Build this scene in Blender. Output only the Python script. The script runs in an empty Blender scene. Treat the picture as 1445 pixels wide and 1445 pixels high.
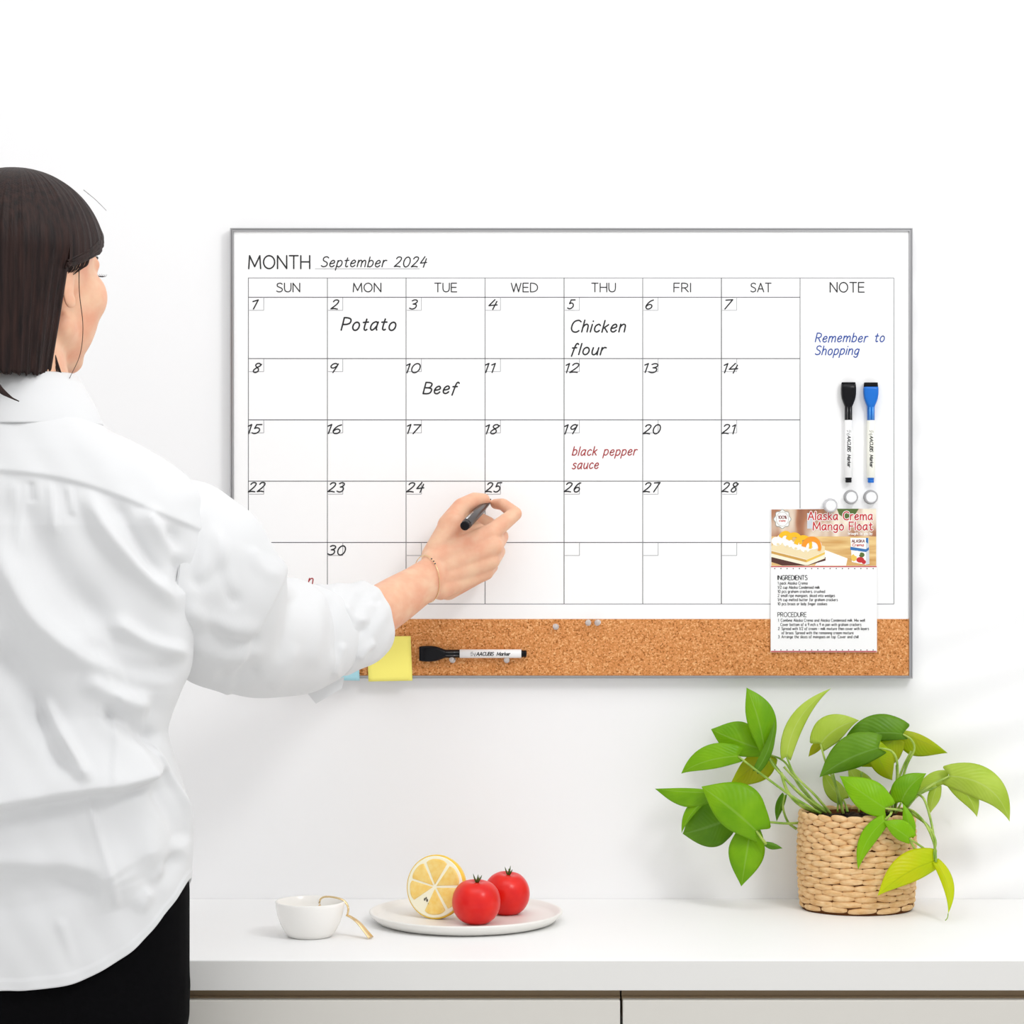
import bpy, bmesh, math, random
import numpy as np
from mathutils import Vector, Matrix

S = bpy.context.scene
COL = S.collection
random.seed(4)
RNG = np.random.RandomState(4)

# ------------------------------------------------------------------ camera
D = 3.2            # camera to back wall (m)
F = 3372.0         # focal length in px of a 1445 px frame
CZ = 1.318         # camera height
TOP = 0.80         # worktop height
cam_d = bpy.data.cameras.new('camera')
cam_d.sensor_width = 36.0
cam_d.lens = F / 1445.0 * 36.0
cam = bpy.data.objects.new('camera', cam_d)
COL.objects.link(cam)
cam.location = (0, -D, CZ)
cam.rotation_euler = (math.pi / 2, 0, 0)
S.camera = cam

# ------------------------------------------------------------------ world, sun, area lights, exposure
wd = bpy.data.worlds.new('world'); S.world = wd
wd.use_nodes = True
bg = wd.node_tree.nodes['Background']
bg.inputs[0].default_value = (1.0, 1.0, 1.0, 1)
bg.inputs[1].default_value = 0.82

sun_d = bpy.data.lights.new('sun', 'SUN'); sun_d.energy = 0.5; sun_d.angle = math.radians(1.3)
sun_d.color = (1.0, 0.99, 0.97)
sun = bpy.data.objects.new('sun', sun_d); COL.objects.link(sun)
SUN_DIR = Vector((-1.0, 1.3, -0.30)).normalized()
sun.rotation_euler = SUN_DIR.to_track_quat('-Z', 'Y').to_euler()
sun.location = (3, -3, 3)

def area(name, loc, target, size, energy, sy=None):
    d = bpy.data.lights.new(name, 'AREA'); d.energy = energy
    d.shape = 'RECTANGLE'; d.size = size; d.size_y = sy or size
    o = bpy.data.objects.new(name, d); COL.objects.link(o)
    o.location = loc
    o.rotation_euler = (Vector(target) - Vector(loc)).to_track_quat('-Z', 'Y').to_euler()
    return o
area('softbox_key', (1.36, -1.95, 2.80), (0.0, 0.0, 1.20), 0.5, 19)
area('overhead_fill', (0.1, -1.15, 2.9), (0.1, -0.3, 0.8), 1.6, 9, 0.8)  # unseen fill lamp, added to brighten the worktop

S.view_settings.view_transform = 'Standard'
S.view_settings.look = 'None'
S.view_settings.gamma = 1.0
S.view_settings.use_curve_mapping = False
S.view_settings.exposure = 0.03

# ------------------------------------------------------------------ helpers
def P(px, py, Y):
    """world point standing at depth Y that the photo shows at (px, py)"""
    s = (D + Y) / F
    return Vector(((px - 722.5) * s, Y, CZ - (py - 722.5) * s))

def root_loc(p):
    while p.parent is not None:
        p = p.parent
    return p.location

def obj(name, verts, faces, mat=None, parent=None, smooth=True, uv=None, loc=None, mats=None, midx=None):
    """verts are world coordinates (or local ones when loc is None and no parent)"""
    off = Vector((0, 0, 0))
    if parent is not None:
        off = Vector(root_loc(parent))
    elif loc is not None:
        off = Vector(loc)
    me = bpy.data.meshes.new(name)
    if len(verts):
        va = np.asarray([tuple(v) for v in verts], dtype=float) - np.array(off)[None, :]
        me.from_pydata(va.tolist(), [], [tuple(int(i) for i in f) for f in faces])
    if uv is not None:
        l = me.uv_layers.new(name='uv')
        for lp in me.loops:
            l.data[lp.index].uv = uv[lp.vertex_index]
    if mats:
        for m in mats: me.materials.append(m)
        if midx is not None: me.polygons.foreach_set('material_index', midx)
    elif mat: me.materials.append(mat)
    if smooth: me.polygons.foreach_set('use_smooth', [True] * len(me.polygons))
    me.update()
    o = bpy.data.objects.new(name, me); COL.objects.link(o)
    if parent is not None: o.parent = parent
    elif loc is not None: o.location = off
    return o

def empty(name, loc):
    o = bpy.data.objects.new(name, None); COL.objects.link(o)
    o.location = loc; o.empty_display_size = 0.05
    return o

def tag(o, label, cat=None, group=None, kind=None):
    o['label'] = label
    if cat: o['category'] = cat
    if group: o['group'] = group
    if kind: o['kind'] = kind
    return o

def structure(o, label=None):
    o['kind'] = 'structure'
    if label: o['label'] = label
    return o

def bevel(o, w, seg=2, angle=0.6):
    m = o.modifiers.new('bevel', 'BEVEL'); m.width = w; m.segments = seg
    m.limit_method = 'ANGLE'; m.angle_limit = angle
    return o

class MB:
    def __init__(s): s.v = []; s.f = []; s.m = []
    def add(s, vs, fs, mi=0):
        b = len(s.v); s.v += [tuple(v) for v in vs]
        s.f += [tuple(b + i for i in f) for f in fs]; s.m += [mi] * len(fs)
    def box(s, lo, hi, mi=0):
        x0, y0, z0 = lo; x1, y1, z1 = hi
        s.add([(x0,y0,z0),(x1,y0,z0),(x1,y1,z0),(x0,y1,z0),(x0,y0,z1),(x1,y0,z1),(x1,y1,z1),(x0,y1,z1)],
              [(3,2,1,0),(4,5,6,7),(0,1,5,4),(1,2,6,5),(2,3,7,6),(3,0,4,7)], mi)
    def lathe(s, prof, c=(0,0,0), n=48, mi=0, sx=1, sy=1):
        vs = []; fs = []
        for r, z in prof:
            for k in range(n):
                a = 2 * math.pi * k / n
                vs.append((c[0] + r * sx * math.cos(a), c[1] + r * sy * math.sin(a), c[2] + z))
        for i in range(len(prof) - 1):
            for k in range(n):
                k2 = (k + 1) % n
                fs.append((i*n+k, i*n+k2, (i+1)*n+k2, (i+1)*n+k))
        s.add(vs, fs, mi)
    def rings(s, rings, cap0=True, cap1=True, mi=0, closed=True):
        n = len(rings[0]); vs = [p for r in rings for p in r]; fs = []
        for i in range(len(rings) - 1):
            for k in range(n if closed else n - 1):
                k2 = (k + 1) % n
                fs.append((i*n+k, i*n+k2, (i+1)*n+k2, (i+1)*n+k))
        if cap0: fs.append(tuple(reversed(range(n))))
        if cap1: fs.append(tuple((len(rings)-1)*n + k for k in range(n)))
        s.add(vs, fs, mi)
    def tube(s, pts, rad, n=10, caps=True, mi=0):
        pts = [Vector(p) for p in pts]
        if not hasattr(rad, '__len__'): rad = [rad] * len(pts)
        rs = []; t0 = None; u = None
        for i, p in enumerate(pts):
            t = (pts[min(i+1, len(pts)-1)] - pts[max(i-1, 0)]).normalized()
            if u is None:
                u = t.orthogonal().normalized()
            else:
                u = (u - t * u.dot(t)).normalized()
            w = t.cross(u)
            rs.append([p + (u * math.cos(2*math.pi*k/n) + w * math.sin(2*math.pi*k/n)) * rad[i] for k in range(n)])
        s.rings(rs, caps, caps, mi)
    def roundcone(s, p0, r0, p1, r1, n=18, m=6, mi=0):
        p0 = Vector(p0); p1 = Vector(p1); ax = (p1 - p0)
        t = ax.normalized() if ax.length > 1e-9 else Vector((0, 0, 1))
        pts = []; rad = []
        for i in range(m + 1):
            a = math.pi / 2 * i / m
            pts.append(p0 - t * r0 * math.cos(a)); rad.append(max(r0 * math.sin(a), r0 * .02))
        for i in range(m + 1):
            a = math.pi / 2 * i / m
            pts.append(p1 + t * r1 * math.sin(a)); rad.append(max(r1 * math.cos(a), r1 * .02))
        u = t.orthogonal().normalized(); w = t.cross(u)
        s.rings([[p + (u*math.cos(2*math.pi*k/n) + w*math.sin(2*math.pi*k/n))*r for k in range(n)] for p, r in zip(pts, rad)], mi=mi)
    def ellipsoid(s, c, ax, n=28, m=16, mi=0):
        """ax: three axis vectors scaled by radius"""
        c = Vector(c); a, b, e = [Vector(x) for x in ax]
        rs = []
        for i in range(m + 1):
            ph = -math.pi/2 + math.pi * i / m
            q = max(math.cos(ph), .01)
            rs.append([c + a*(q*math.cos(2*math.pi*k/n)) + b*(q*math.sin(2*math.pi*k/n)) + e*math.sin(ph) for k in range(n)])
        s.rings(rs, mi=mi)
    def obj(s, name, mat=None, parent=None, smooth=True, loc=None, mats=None):
        return obj(name, s.v, s.f, mat, parent, smooth, None, loc, mats, s.m if mats else None)

def catmull(pts, sub=6):
    pts = [np.array(p, float) for p in pts]
    if len(pts) < 3:
        return pts
    out = []
    q = [2*pts[0]-pts[1]] + pts + [2*pts[-1]-pts[-2]]
    for i in range(1, len(q) - 2):
        for k in range(sub):
            t = k / sub
            out.append(.5*((2*q[i]) + (-q[i-1]+q[i+1])*t + (2*q[i-1]-5*q[i]+4*q[i+1]-q[i+2])*t*t + (-q[i-1]+3*q[i]-3*q[i+1]+q[i+2])*t**3))
    out.append(pts[-1])
    return out

def bez(p0, p1, p2, n=12):
    p0, p1, p2 = Vector(p0), Vector(p1), Vector(p2)
    return [p0*(1-t)**2 + p1*2*t*(1-t) + p2*t*t for t in [i/n for i in range(n+1)]]

# ------------------------------------------------------------------ materials
def srgb(r, g, b):
    f = lambda c: (c/255/12.92) if c/255 <= .04045 else ((c/255+.055)/1.055)**2.4
    return (f(r), f(g), f(b), 1)

def mat(name, col, rough=.5, metal=0, spec=.5, **kw):
    m = bpy.data.materials.new(name); m.use_nodes = True
    b = m.node_tree.nodes['Principled BSDF']
    b.inputs['Base Color'].default_value = col
    b.inputs['Roughness'].default_value = rough
    b.inputs['Metallic'].default_value = metal
    b.inputs['Specular IOR Level'].default_value = spec
    for k, v in kw.items():
        b.inputs[k.replace('_', ' ')].default_value = v
    return m

def N(m, t, **kw):
    n = m.node_tree.nodes.new(t)
    for k, v in kw.items():
        setattr(n, k, v)
    return n

def L(m, a, b):
    m.node_tree.links.new(a, b)

def add_noise_color(m, c1, c2, scale, detail=4, lo=.35, hi=.65, coord='Object', stretch=(1,1,1)):
    b = m.node_tree.nodes['Principled BSDF']
    tc = N(m, 'ShaderNodeTexCoord'); mp = N(m, 'ShaderNodeMapping'); mp.inputs['Scale'].default_value = stretch
    nz = N(m, 'ShaderNodeTexNoise'); nz.inputs['Scale'].default_value = scale; nz.inputs['Detail'].default_value = detail
    cr = N(m, 'ShaderNodeValToRGB')
    cr.color_ramp.elements[0].position = lo; cr.color_ramp.elements[0].color = c1
    cr.color_ramp.elements[1].position = hi; cr.color_ramp.elements[1].color = c2
    L(m, tc.outputs[coord], mp.inputs['Vector']); L(m, mp.outputs[0], nz.inputs['Vector'])
    L(m, nz.outputs['Fac'], cr.inputs[0]); L(m, cr.outputs[0], b.inputs['Base Color'])
    return nz, cr

def add_bump(m, scale, strength, dist=.001, detail=3, stretch=(1,1,1)):
    b = m.node_tree.nodes['Principled BSDF']
    tc = N(m, 'ShaderNodeTexCoord'); mp = N(m, 'ShaderNodeMapping'); mp.inputs['Scale'].default_value = stretch
    nz = N(m, 'ShaderNodeTexNoise'); nz.inputs['Scale'].default_value = scale; nz.inputs['Detail'].default_value = detail
    bp = N(m, 'ShaderNodeBump'); bp.inputs['Strength'].default_value = strength; bp.inputs['Distance'].default_value = dist
    L(m, tc.outputs['Object'], mp.inputs['Vector']); L(m, mp.outputs[0], nz.inputs['Vector'])
    L(m, nz.outputs['Fac'], bp.inputs['Height']); L(m, bp.outputs[0], b.inputs['Normal'])

M = {}
M['wall'] = mat('wall_paint', (.925, .925, .93, 1), .85, spec=.2); add_bump(M['wall'], 220, .05, .0006)
M['floor'] = mat('floor_boards', srgb(222, 221, 219), .5)
add_noise_color(M['floor'], srgb(232, 232, 231), srgb(242, 242, 241), 3, 6, stretch=(.6, 9, 1))
M['trim'] = mat('white_trim', (.86, .86, .85, 1), .45)
M['board'] = mat('whiteboard_enamel', (.97, .97, .97, 1), .28, spec=.3)
M['alu'] = mat('brushed_aluminium', (.48, .48, .49, 1), .3, 1.0); add_bump(M['alu'], 900, .05, .0002, stretch=(1, 1, 1))
M['line'] = mat('printed_line', srgb(120, 120, 124), .5)
M['linedark'] = mat('printed_line_dark', srgb(88, 88, 92), .5)
M['linelight'] = mat('printed_line_light', srgb(168, 168, 172), .5)
M['print'] = mat('printed_black', srgb(28, 28, 30), .5)
M['inkblack'] = mat('marker_ink_black', srgb(18, 18, 22), .5)
M['inkred'] = mat('marker_ink_red', srgb(165, 45, 50), .5)
M['inkblue'] = mat('marker_ink_blue', srgb(36, 74, 158), .5)
M['worktop'] = mat('worktop_laminate', (.91, .91, .905, 1), .5, spec=.3)
M['edge'] = mat('worktop_edge_shade', srgb(229, 228, 225), .4)  # front edge of the white worktop, its shade put into the colour
M['cabinet'] = mat('cabinet_paint', srgb(215, 212, 205), .45)
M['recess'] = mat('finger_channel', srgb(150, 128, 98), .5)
M['ceramic'] = mat('ceramic_glaze', srgb(246, 244, 240), .22, spec=.5)
M['stone'] = mat('stoneware', srgb(240, 238, 233), .38, spec=.45)
M['gold'] = mat('gold_metal', (.88, .68, .38, 1), .22, 1.0)
M['blackplastic'] = mat('black_plastic', (.003, .003, .005, 1), .3, spec=.2)
M['glossblack'] = mat('glossy_black_plastic', (.02, .02, .022, 1), .12, spec=1.0)
M['glossblue'] = mat('glossy_blue_plastic', srgb(70, 160, 240), .12, spec=1.0)
M['felt'] = mat('black_felt', (.012, .012, .014, 1), .95, spec=.1); add_bump(M['felt'], 2500, .5, .0004)
M['blueplastic'] = mat('blue_plastic', srgb(0, 108, 205), .35, spec=.4)
M['whiteplastic'] = mat('white_plastic', (.90, .90, .90, 1), .35, spec=.4)
M['creamplastic'] = mat('ivory_plastic', srgb(247, 247, 236), .35, spec=.4)
M['greyplastic'] = mat('smoky_grey_plastic', srgb(62, 56, 56), .3, spec=.6)
M['clear'] = mat('clear_acrylic', (.96, .96, .98, 1), .12, Transmission_Weight=.6, IOR=1.25)
M['pinclear'] = mat('clear_pin_plastic', (.95, .90, .88, 1), .15, Transmission_Weight=.55, IOR=1.3)
M['magcore'] = mat('magnet_core', (.88, .88, .89, 1), .35)
M['steel'] = mat('pin_steel', (.6, .6, .6, 1), .25, 1.0)
M['yellownote'] = mat('yellow_paper', srgb(255, 246, 128), .8, spec=.2)
M['bluenote'] = mat('light_blue_paper', srgb(178, 228, 240), .8, spec=.2)
M['paper'] = mat('card_paper', (.93, .93, .93, 1), .6, spec=.3)
M['trouser'] = mat('black_trouser_cloth', (.0025, .0025, .003, 1), .9, spec=.06); add_bump(M['trouser'], 700, .3, .0006)
M['shoe'] = mat('black_leather', (.01, .01, .01, 1), .4)
M['soil'] = mat('potting_soil', (.012, .007, .005, 1), .95, spec=.2)
add_noise_color(M['soil'], (.006, .004, .003, 1), (.05, .028, .016, 1), 180, 4); 
M['stem'] = mat('green_stem', srgb(150, 185, 62), .45)
add_noise_color(M['stem'], srgb(118, 158, 42), srgb(176, 200, 92), 60, 3)
M['stemend'] = mat('brown_stem_sheath', srgb(150, 120, 66), .7)

# cork
m = M['cork'] = mat('cork', srgb(212, 140, 80), .9, spec=.15)
b = m.node_tree.nodes['Principled BSDF']
tc = N(m, 'ShaderNodeTexCoord')
nz = N(m, 'ShaderNodeTexNoise'); nz.inputs['Scale'].default_value = 430; nz.inputs['Detail'].default_value = 3
vo = N(m, 'ShaderNodeTexVoronoi'); vo.inputs['Scale'].default_value = 560; vo.inputs['Randomness'].default_value = 1
n2 = N(m, 'ShaderNodeTexNoise'); n2.inputs['Scale'].default_value = 900; n2.inputs['Detail'].default_value = 1
cr = N(m, 'ShaderNodeValToRGB')
e = cr.color_ramp.elements
e[0].position = .27; e[0].color = srgb(150, 90, 46)
e[1].position = .74; e[1].color = srgb(242, 190, 134)
x = e.new(.40); x.color = srgb(208, 137, 78)
x = e.new(.58); x.color = srgb(220, 150, 92)
mx = N(m, 'ShaderNodeMix', data_type='FLOAT'); mx.inputs[0].default_value = .36
L(m, tc.outputs['Object'], nz.inputs['Vector']); L(m, tc.outputs['Object'], vo.inputs['Vector']); L(m, tc.outputs['Object'], n2.inputs['Vector'])
sep = N(m, 'ShaderNodeSeparateColor'); L(m, vo.outputs['Color'], sep.inputs[0])
L(m, nz.outputs['Fac'], mx.inputs[2]); L(m, sep.outputs[0], mx.inputs[3])
L(m, mx.outputs[0], cr.inputs[0]); L(m, cr.outputs[0], b.inputs['Base Color'])
bp = N(m, 'ShaderNodeBump'); bp.inputs['Strength'].default_value = .5; bp.inputs['Distance'].default_value = .0012
L(m, mx.outputs[0], bp.inputs['Height']); L(m, bp.outputs[0], b.inputs['Normal'])

# shirt cotton
m = M['shirt'] = mat('white_cotton', (.745, .75, .757, 1), .85, spec=.1)
add_bump(m, 26, .10, .004, 2)
m.node_tree.nodes['Principled BSDF'].inputs['Sheen Weight'].default_value = .1
# skin
m = M['skin'] = mat('skin', srgb(232, 184, 152), .48, spec=.35, Subsurface_Weight=.18, Subsurface_Scale=.006)
m.node_tree.nodes['Principled BSDF'].inputs['Subsurface Radius'].default_value = (1, .35, .2)
add_noise_color(m, srgb(227, 164, 134), srgb(236, 194, 162), 38, 3, .3, .7)
# hair
m = M['hair'] = mat('dark_brown_hair', srgb(34, 18, 16), .5, spec=.22)
add_noise_color(m, srgb(18, 8, 8), srgb(50, 30, 25), 60, 5, .3, .75, stretch=(3.4, 3.4, .12))
add_bump(m, 260, .35, .002, 3, stretch=(3, 3, .08))
# wicker
m = M['wicker'] = mat('woven_water_hyacinth', srgb(222, 178, 122), .75, spec=.2)
add_noise_color(m, srgb(214, 168, 112), srgb(240, 206, 158), 90, 4, .3, .7, stretch=(1, 1, 2.5))
add_bump(m, 500, .35, .0015, 3, stretch=(.5, .5, 2))
M['wickercore'] = mat('basket_lining', srgb(96, 58, 30), .9, spec=.1)

def leafmat(name, c1, c2, rib):
    m = mat(name, c1, .36, spec=.28)
    nt = m.node_tree; b = nt.nodes['Principled BSDF']; out = nt.nodes['Material Output']
    uvn = N(m, 'ShaderNodeUVMap'); uvn.uv_map = 'uv'
    sx = N(m, 'ShaderNodeSeparateXYZ'); L(m, uvn.outputs[0], sx.inputs[0])
    ab = N(m, 'ShaderNodeMath', operation='SUBTRACT'); ab.inputs[1].default_value = .5
    L(m, sx.outputs[0], ab.inputs[0])
    aa = N(m, 'ShaderNodeMath', operation='ABSOLUTE'); L(m, ab.outputs[0], aa.inputs[0])
    # midrib mask
    mr = N(m, 'ShaderNodeMapRange'); mr.inputs[1].default_value = .012; mr.inputs[2].default_value = .035
    mr.inputs[3].default_value = 1; mr.inputs[4].default_value = 0
    L(m, aa.outputs[0], mr.inputs[0])
    # side veins: sin(t*60 - |u|*24)
    mu = N(m, 'ShaderNodeMath', operation='MULTIPLY'); mu.inputs[1].default_value = 70; L(m, sx.outputs[1], mu.inputs[0])
    mv = N(m, 'ShaderNodeMath', operation='MULTIPLY_ADD'); mv.inputs[1].default_value = -55; L(m, aa.outputs[0], mv.inputs[0]); L(m, mu.outputs[0], mv.inputs[2])
    sn = N(m, 'ShaderNodeMath', operation='SINE'); L(m, mv.outputs[0], sn.inputs[0])
    tc = N(m, 'ShaderNodeTexCoord'); nz = N(m, 'ShaderNodeTexNoise'); nz.inputs['Scale'].default_value = 22; nz.inputs['Detail'].default_value = 3
    L(m, tc.outputs['Object'], nz.inputs['Vector'])
    mix = N(m, 'ShaderNodeMix', data_type='RGBA'); mix.inputs[6].default_value = c1; mix.inputs[7].default_value = c2
    mm = N(m, 'ShaderNodeMapRange'); mm.inputs[1].default_value = .35; mm.inputs[2].default_value = .65
    L(m, nz.outputs['Fac'], mm.inputs[0]); L(m, mm.outputs[0], mix.inputs[0])
    mix2 = N(m, 'ShaderNodeMix', data_type='RGBA'); mix2.inputs[7].default_value = rib
    fm = N(m, 'ShaderNodeMath', operation='MULTIPLY'); fm.inputs[1].default_value = .38; L(m, mr.outputs[0], fm.inputs[0])
    L(m, fm.outputs[0], mix2.inputs[0]); L(m, mix.outputs[2], mix2.inputs[6])
    L(m, mix2.outputs[2], b.inputs['Base Color'])
    bp = N(m, 'ShaderNodeBump'); bp.inputs['Strength'].default_value = .12; bp.inputs['Distance'].default_value = .001
    L(m, sn.outputs[0], bp.inputs['Height']); L(m, bp.outputs[0], b.inputs['Normal'])
    tr = N(m, 'ShaderNodeBsdfTranslucent'); L(m, mix2.outputs[2], tr.inputs[0])
    ms = N(m, 'ShaderNodeMixShader'); ms.inputs[0].default_value = .32
    L(m, b.outputs[0], ms.inputs[1]); L(m, tr.outputs[0], ms.inputs[2]); L(m, ms.outputs[0], out.inputs[0])
    return m
M['leaf_mid'] = leafmat('leaf_mid_green', srgb(118, 178, 0), srgb(144, 198, 14), srgb(172, 208, 96))
M['leaf_dark'] = leafmat('leaf_dark_green', srgb(94, 146, 16), srgb(116, 166, 34), srgb(146, 186, 96))
M['leaf_bright'] = leafmat('leaf_bright_green', srgb(134, 198, 0), srgb(154, 210, 8), srgb(170, 214, 80))
M['leaf_pale'] = leafmat('leaf_pale_green', srgb(180, 208, 62), srgb(196, 218, 90), srgb(208, 224, 140))
M['leaf_lime'] = leafmat('leaf_lime_yellow', srgb(216, 220, 0), srgb(202, 220, 8), srgb(166, 186, 20))
M['leaf_olive'] = leafmat('leaf_olive', srgb(176, 204, 8), srgb(190, 196, 26), srgb(160, 176, 50))

# ------------------------------------------------------------------ single-stroke lettering
GL = {
'A': (7, 'l0,0 3.5,10 7,0|l1.2,3.4 5.8,3.4'),
'B': (6, 'l0,0 0,10|c0,10 3,9.9 4.9,9 5.1,7.5 4.4,5.9 2.8,5.3 0,5.3|c0,5.3 3.5,5.2 5.6,4.4 6,2.7 5.3,.9 3.5,.1 0,0'),
'C': (7, 'c6.9,8.7 5.6,9.7 4.2,10 1.8,9.2 .5,7.2 .2,5 .5,2.7 2,.7 4.2,0 5.8,.3 6.9,1.2'),
'D': (7, 'l0,0 0,10|c0,10 2.6,9.9 5,9 6.6,7 6.9,5 6.6,3 5,1 2.6,.1 0,0'),
'E': (5.4, 'l5.2,10 0,10 0,0 5.4,0|l0,5.2 4.8,5.2'),
'F': (5, 'l5,10 0,10 0,0|l0,5.1 4.5,5.1'),
'G': (7.2, 'c7,8.8 5.8,9.7 4.2,10 2,9.2 .5,7.2 .2,5 .6,2.6 2,.6 4.3,0 6,.3 7.1,1|l7.1,1 7.1,4.6 4.4,4.6'),
'H': (6.4, 'l0,0 0,10|l6.4,0 6.4,10|l0,5.2 6.4,5.2'),
'I': (.2, 'l0,0 0,10'),
'K': (6, 'l0,0 0,10|l5.5,10 0,4.6|l1.6,6 5.9,0'),
'L': (5, 'l0,10 0,0 5,0'),
'M': (8.6, 'l0,0 .6,10 4.3,1.5 8,10 8.6,0'),
'N': (6.6, 'l0,0 0,10 6.6,0 6.6,10'),
'O': (8.2, 'o4.1,5,4,5'),
'P': (5.7, 'l0,0 0,10|c0,10 2.8,9.9 5,9 5.6,7.3 5,5.5 2.8,4.6 0,4.5'),
'R': (6, 'l0,0 0,10|c0,10 2.8,9.9 4.9,9 5.4,7.3 4.9,5.6 2.8,4.7 0,4.6|l2.6,4.6 5.9,0'),
'S': (5.6, 'c5.3,8.9 4.2,9.8 2.9,10 1,9.3 .4,7.8 1,6.2 2.8,5.2 4.7,4.2 5.5,2.6 4.8,.8 2.8,0 1.2,.2 0,1'),
'T': (6.2, 'l0,10 6.2,10|l3.1,10 3.1,0'),
'U': (6.4, 'c0,10 0,6 .1,3.5 .9,1 3.2,0 5.5,1 6.3,3.5 6.4,6 6.4,10'),
'W': (9.6, 'l0,10 2.4,0 4.8,9.8 7.2,0 9.6,10'),
'a': (5.4, 'c4.9,5.4 3.9,6.5 2.8,6.6 1,5.4 .2,3.2 .5,1 1.7,.1 3.2,1 4.6,3.4|c5,6.5 4.7,3.4 4.8,1 5.4,.1'),
'b': (5, 'l.4,10 .2,0|c.2,4.4 1.2,6 2.9,6.6 4.4,5.6 4.9,3.4 4.2,1.2 2.4,.1 .9,.6 .2,1.6'),
'c': (4.4, 'c4.3,5.6 3.4,6.5 2.5,6.6 .8,5.4 .2,3.2 .8,1 2.3,.1 3.6,.5 4.4,1.4'),
'd': (5.2, 'c4.9,5 3.9,6.4 2.8,6.6 1,5.4 .2,3.2 .6,1 1.9,.1 3.6,1 4.9,2.6|l5,10 5,0'),
'e': (4.8, 'c.5,3.2 2.4,3.4 4.2,4.2 4.2,5.6 2.9,6.6 1.1,5.6 .2,3.2 .7,1 2.2,.1 3.6,.4 4.7,1.5'),
'f': (4, 'c4.2,9.2 3.4,10 2.4,9.4 1.8,7 1.4,3 1,-1.4|l0,6 3.4,6.2'),
'g': (5, 'c4.7,5.4 3.6,6.5 2.6,6.6 .9,5.4 .2,3.2 .8,1.2 2.2,.4 3.6,1.4 4.6,3.6|c4.8,6.4 4.6,2 4.3,-1.4 3,-2.8 1.2,-2.6 .2,-1.8'),
'h': (4.8, 'l.4,10 .2,0|c.2,3.6 1.4,5.8 3,6.5 4.2,5.6 4.5,3.4 4.6,0'),
'i': (.6, 'l.4,6.4 .2,0|l.5,9 .5,9.3'),
'k': (4.6, 'l.4,10 .2,0|l4.2,6.4 .3,3|l1.4,4 4.6,0'),
'l': (.6, 'l.4,10 .2,0'),
'm': (8, 'l.2,6.5 .2,0|c.2,3.6 1.2,5.8 2.5,6.5 3.6,5.6 3.9,3.4 3.9,0|c3.9,3.6 5,5.8 6.3,6.5 7.4,5.6 7.7,3.4 7.8,0'),
'n': (4.8, 'l.2,6.5 .2,0|c.2,3.6 1.4,5.8 3,6.5 4.2,5.6 4.5,3.4 4.6,0'),
'o': (5, 'o2.5,3.3,2.4,3.3'),
'p': (5, 'l.4,6.5 0,-3.2|c.2,4.4 1.2,6 2.9,6.6 4.4,5.6 4.9,3.4 4.2,1.2 2.4,.1 .9,.6 .2,1.6'),
'r': (3.6, 'l.3,6.5 .2,0|c.2,3.4 1,5.6 2.2,6.5 3.6,6.2'),
's': (4.2, 'c4,5.9 3,6.6 2,6.6 .8,5.8 .8,4.6 2.2,3.7 3.7,2.8 4,1.5 2.8,.3 1.4,.1 0,.8'),
't': (4, 'c2,9 1.7,4 1.9,1 3,.1 4,.7|l0,6.4 3.8,6.6'),
'u': (5, 'c.4,6.5 .2,3 .9,.7 2.3,.1 3.8,1.2 4.6,3.4|c4.8,6.5 4.7,3 5,0'),
'v': (4.6, 'l0,6.5 2.2,0 4.6,6.5'),
'w': (7, 'l0,6.5 1.7,0 3.5,6 5.2,0 7,6.5'),
'x': (4.6, 'l0,6.5 4.6,0|l4.6,6.5 0,0'),
'y': (4.8, 'l0,6.5 2.4,.6|l4.8,6.5 1.2,-3'),
'z': (4.4, 'l.2,6.5 4.2,6.5 0,0 4.4,0'),
'0': (6.4, 'o3.2,5,3.1,5'),
'1': (2.4, 'l0,8.2 2.2,10 2.2,0'),
'2': (6, 'c.5,8 1.4,9.5 3.2,10 5,9.2 5.2,7.4 3.8,4.6 0,.1|c0,.1 3,.5 6,0'),
'3': (5.4, 'c.4,9 2,10 3.8,9.8 5,8.4 4.2,6.4 2,5.4|c2,5.4 4.4,5 5.3,3.2 4.6,1 2.4,0 0,.9'),
'4': (6, 'l3,10 0,3.6 6,4.2|l4.9,8 3.9,-.6'),
'5': (5.6, 'l5.6,10 1.6,9.8 .9,5.6|c.9,5.6 3,6.4 4.9,5 5.2,2.6 3.8,.6 1.8,0 0,.8'),
'6': (5.2, 'c4.6,9.8 2.4,8.4 .8,5.4 .3,2.6 1.4,.4 3.2,.1 4.8,1.4 4.9,3.6 3.4,5 1.8,4.6 .6,3'),
'7': (5.4, 'l0,9.7 5.2,10 1.6,0'),
'8': (5.4, 'c5,8.6 3.6,10 1.6,9.6 .9,7.8 2.4,5.8 4.2,3.8 4.4,1.4 2.6,0 .7,.8 .5,2.8 2.2,5 4.6,7 5.6,8.9'),
'9': (5, 'c4.6,8.8 3.2,10 1.4,9.2 .4,7 1.2,5.2 3,5.2 4.5,7.4|c4.9,9.6 4.3,5 3.4,0'),
'.': (.5, 'l.1,0 .3,.2'), ',': (.6, 'l.4,.5 0,-1.4'), ':': (.5, 'l.1,.4 .3,.6|l.1,5.4 .3,5.6'),
'-': (3.6, 'l0,4 3.6,4'), '/': (4, 'l0,-.5 4,10'), '%': (7, 'o1.4,7.8,1.4,2|o5.4,2,1.4,2|l1,0 5.8,10'), '!': (.4, 'l.2,10 .1,3|l.1,0 .1,.4'),
}
_gc = {}
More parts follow.
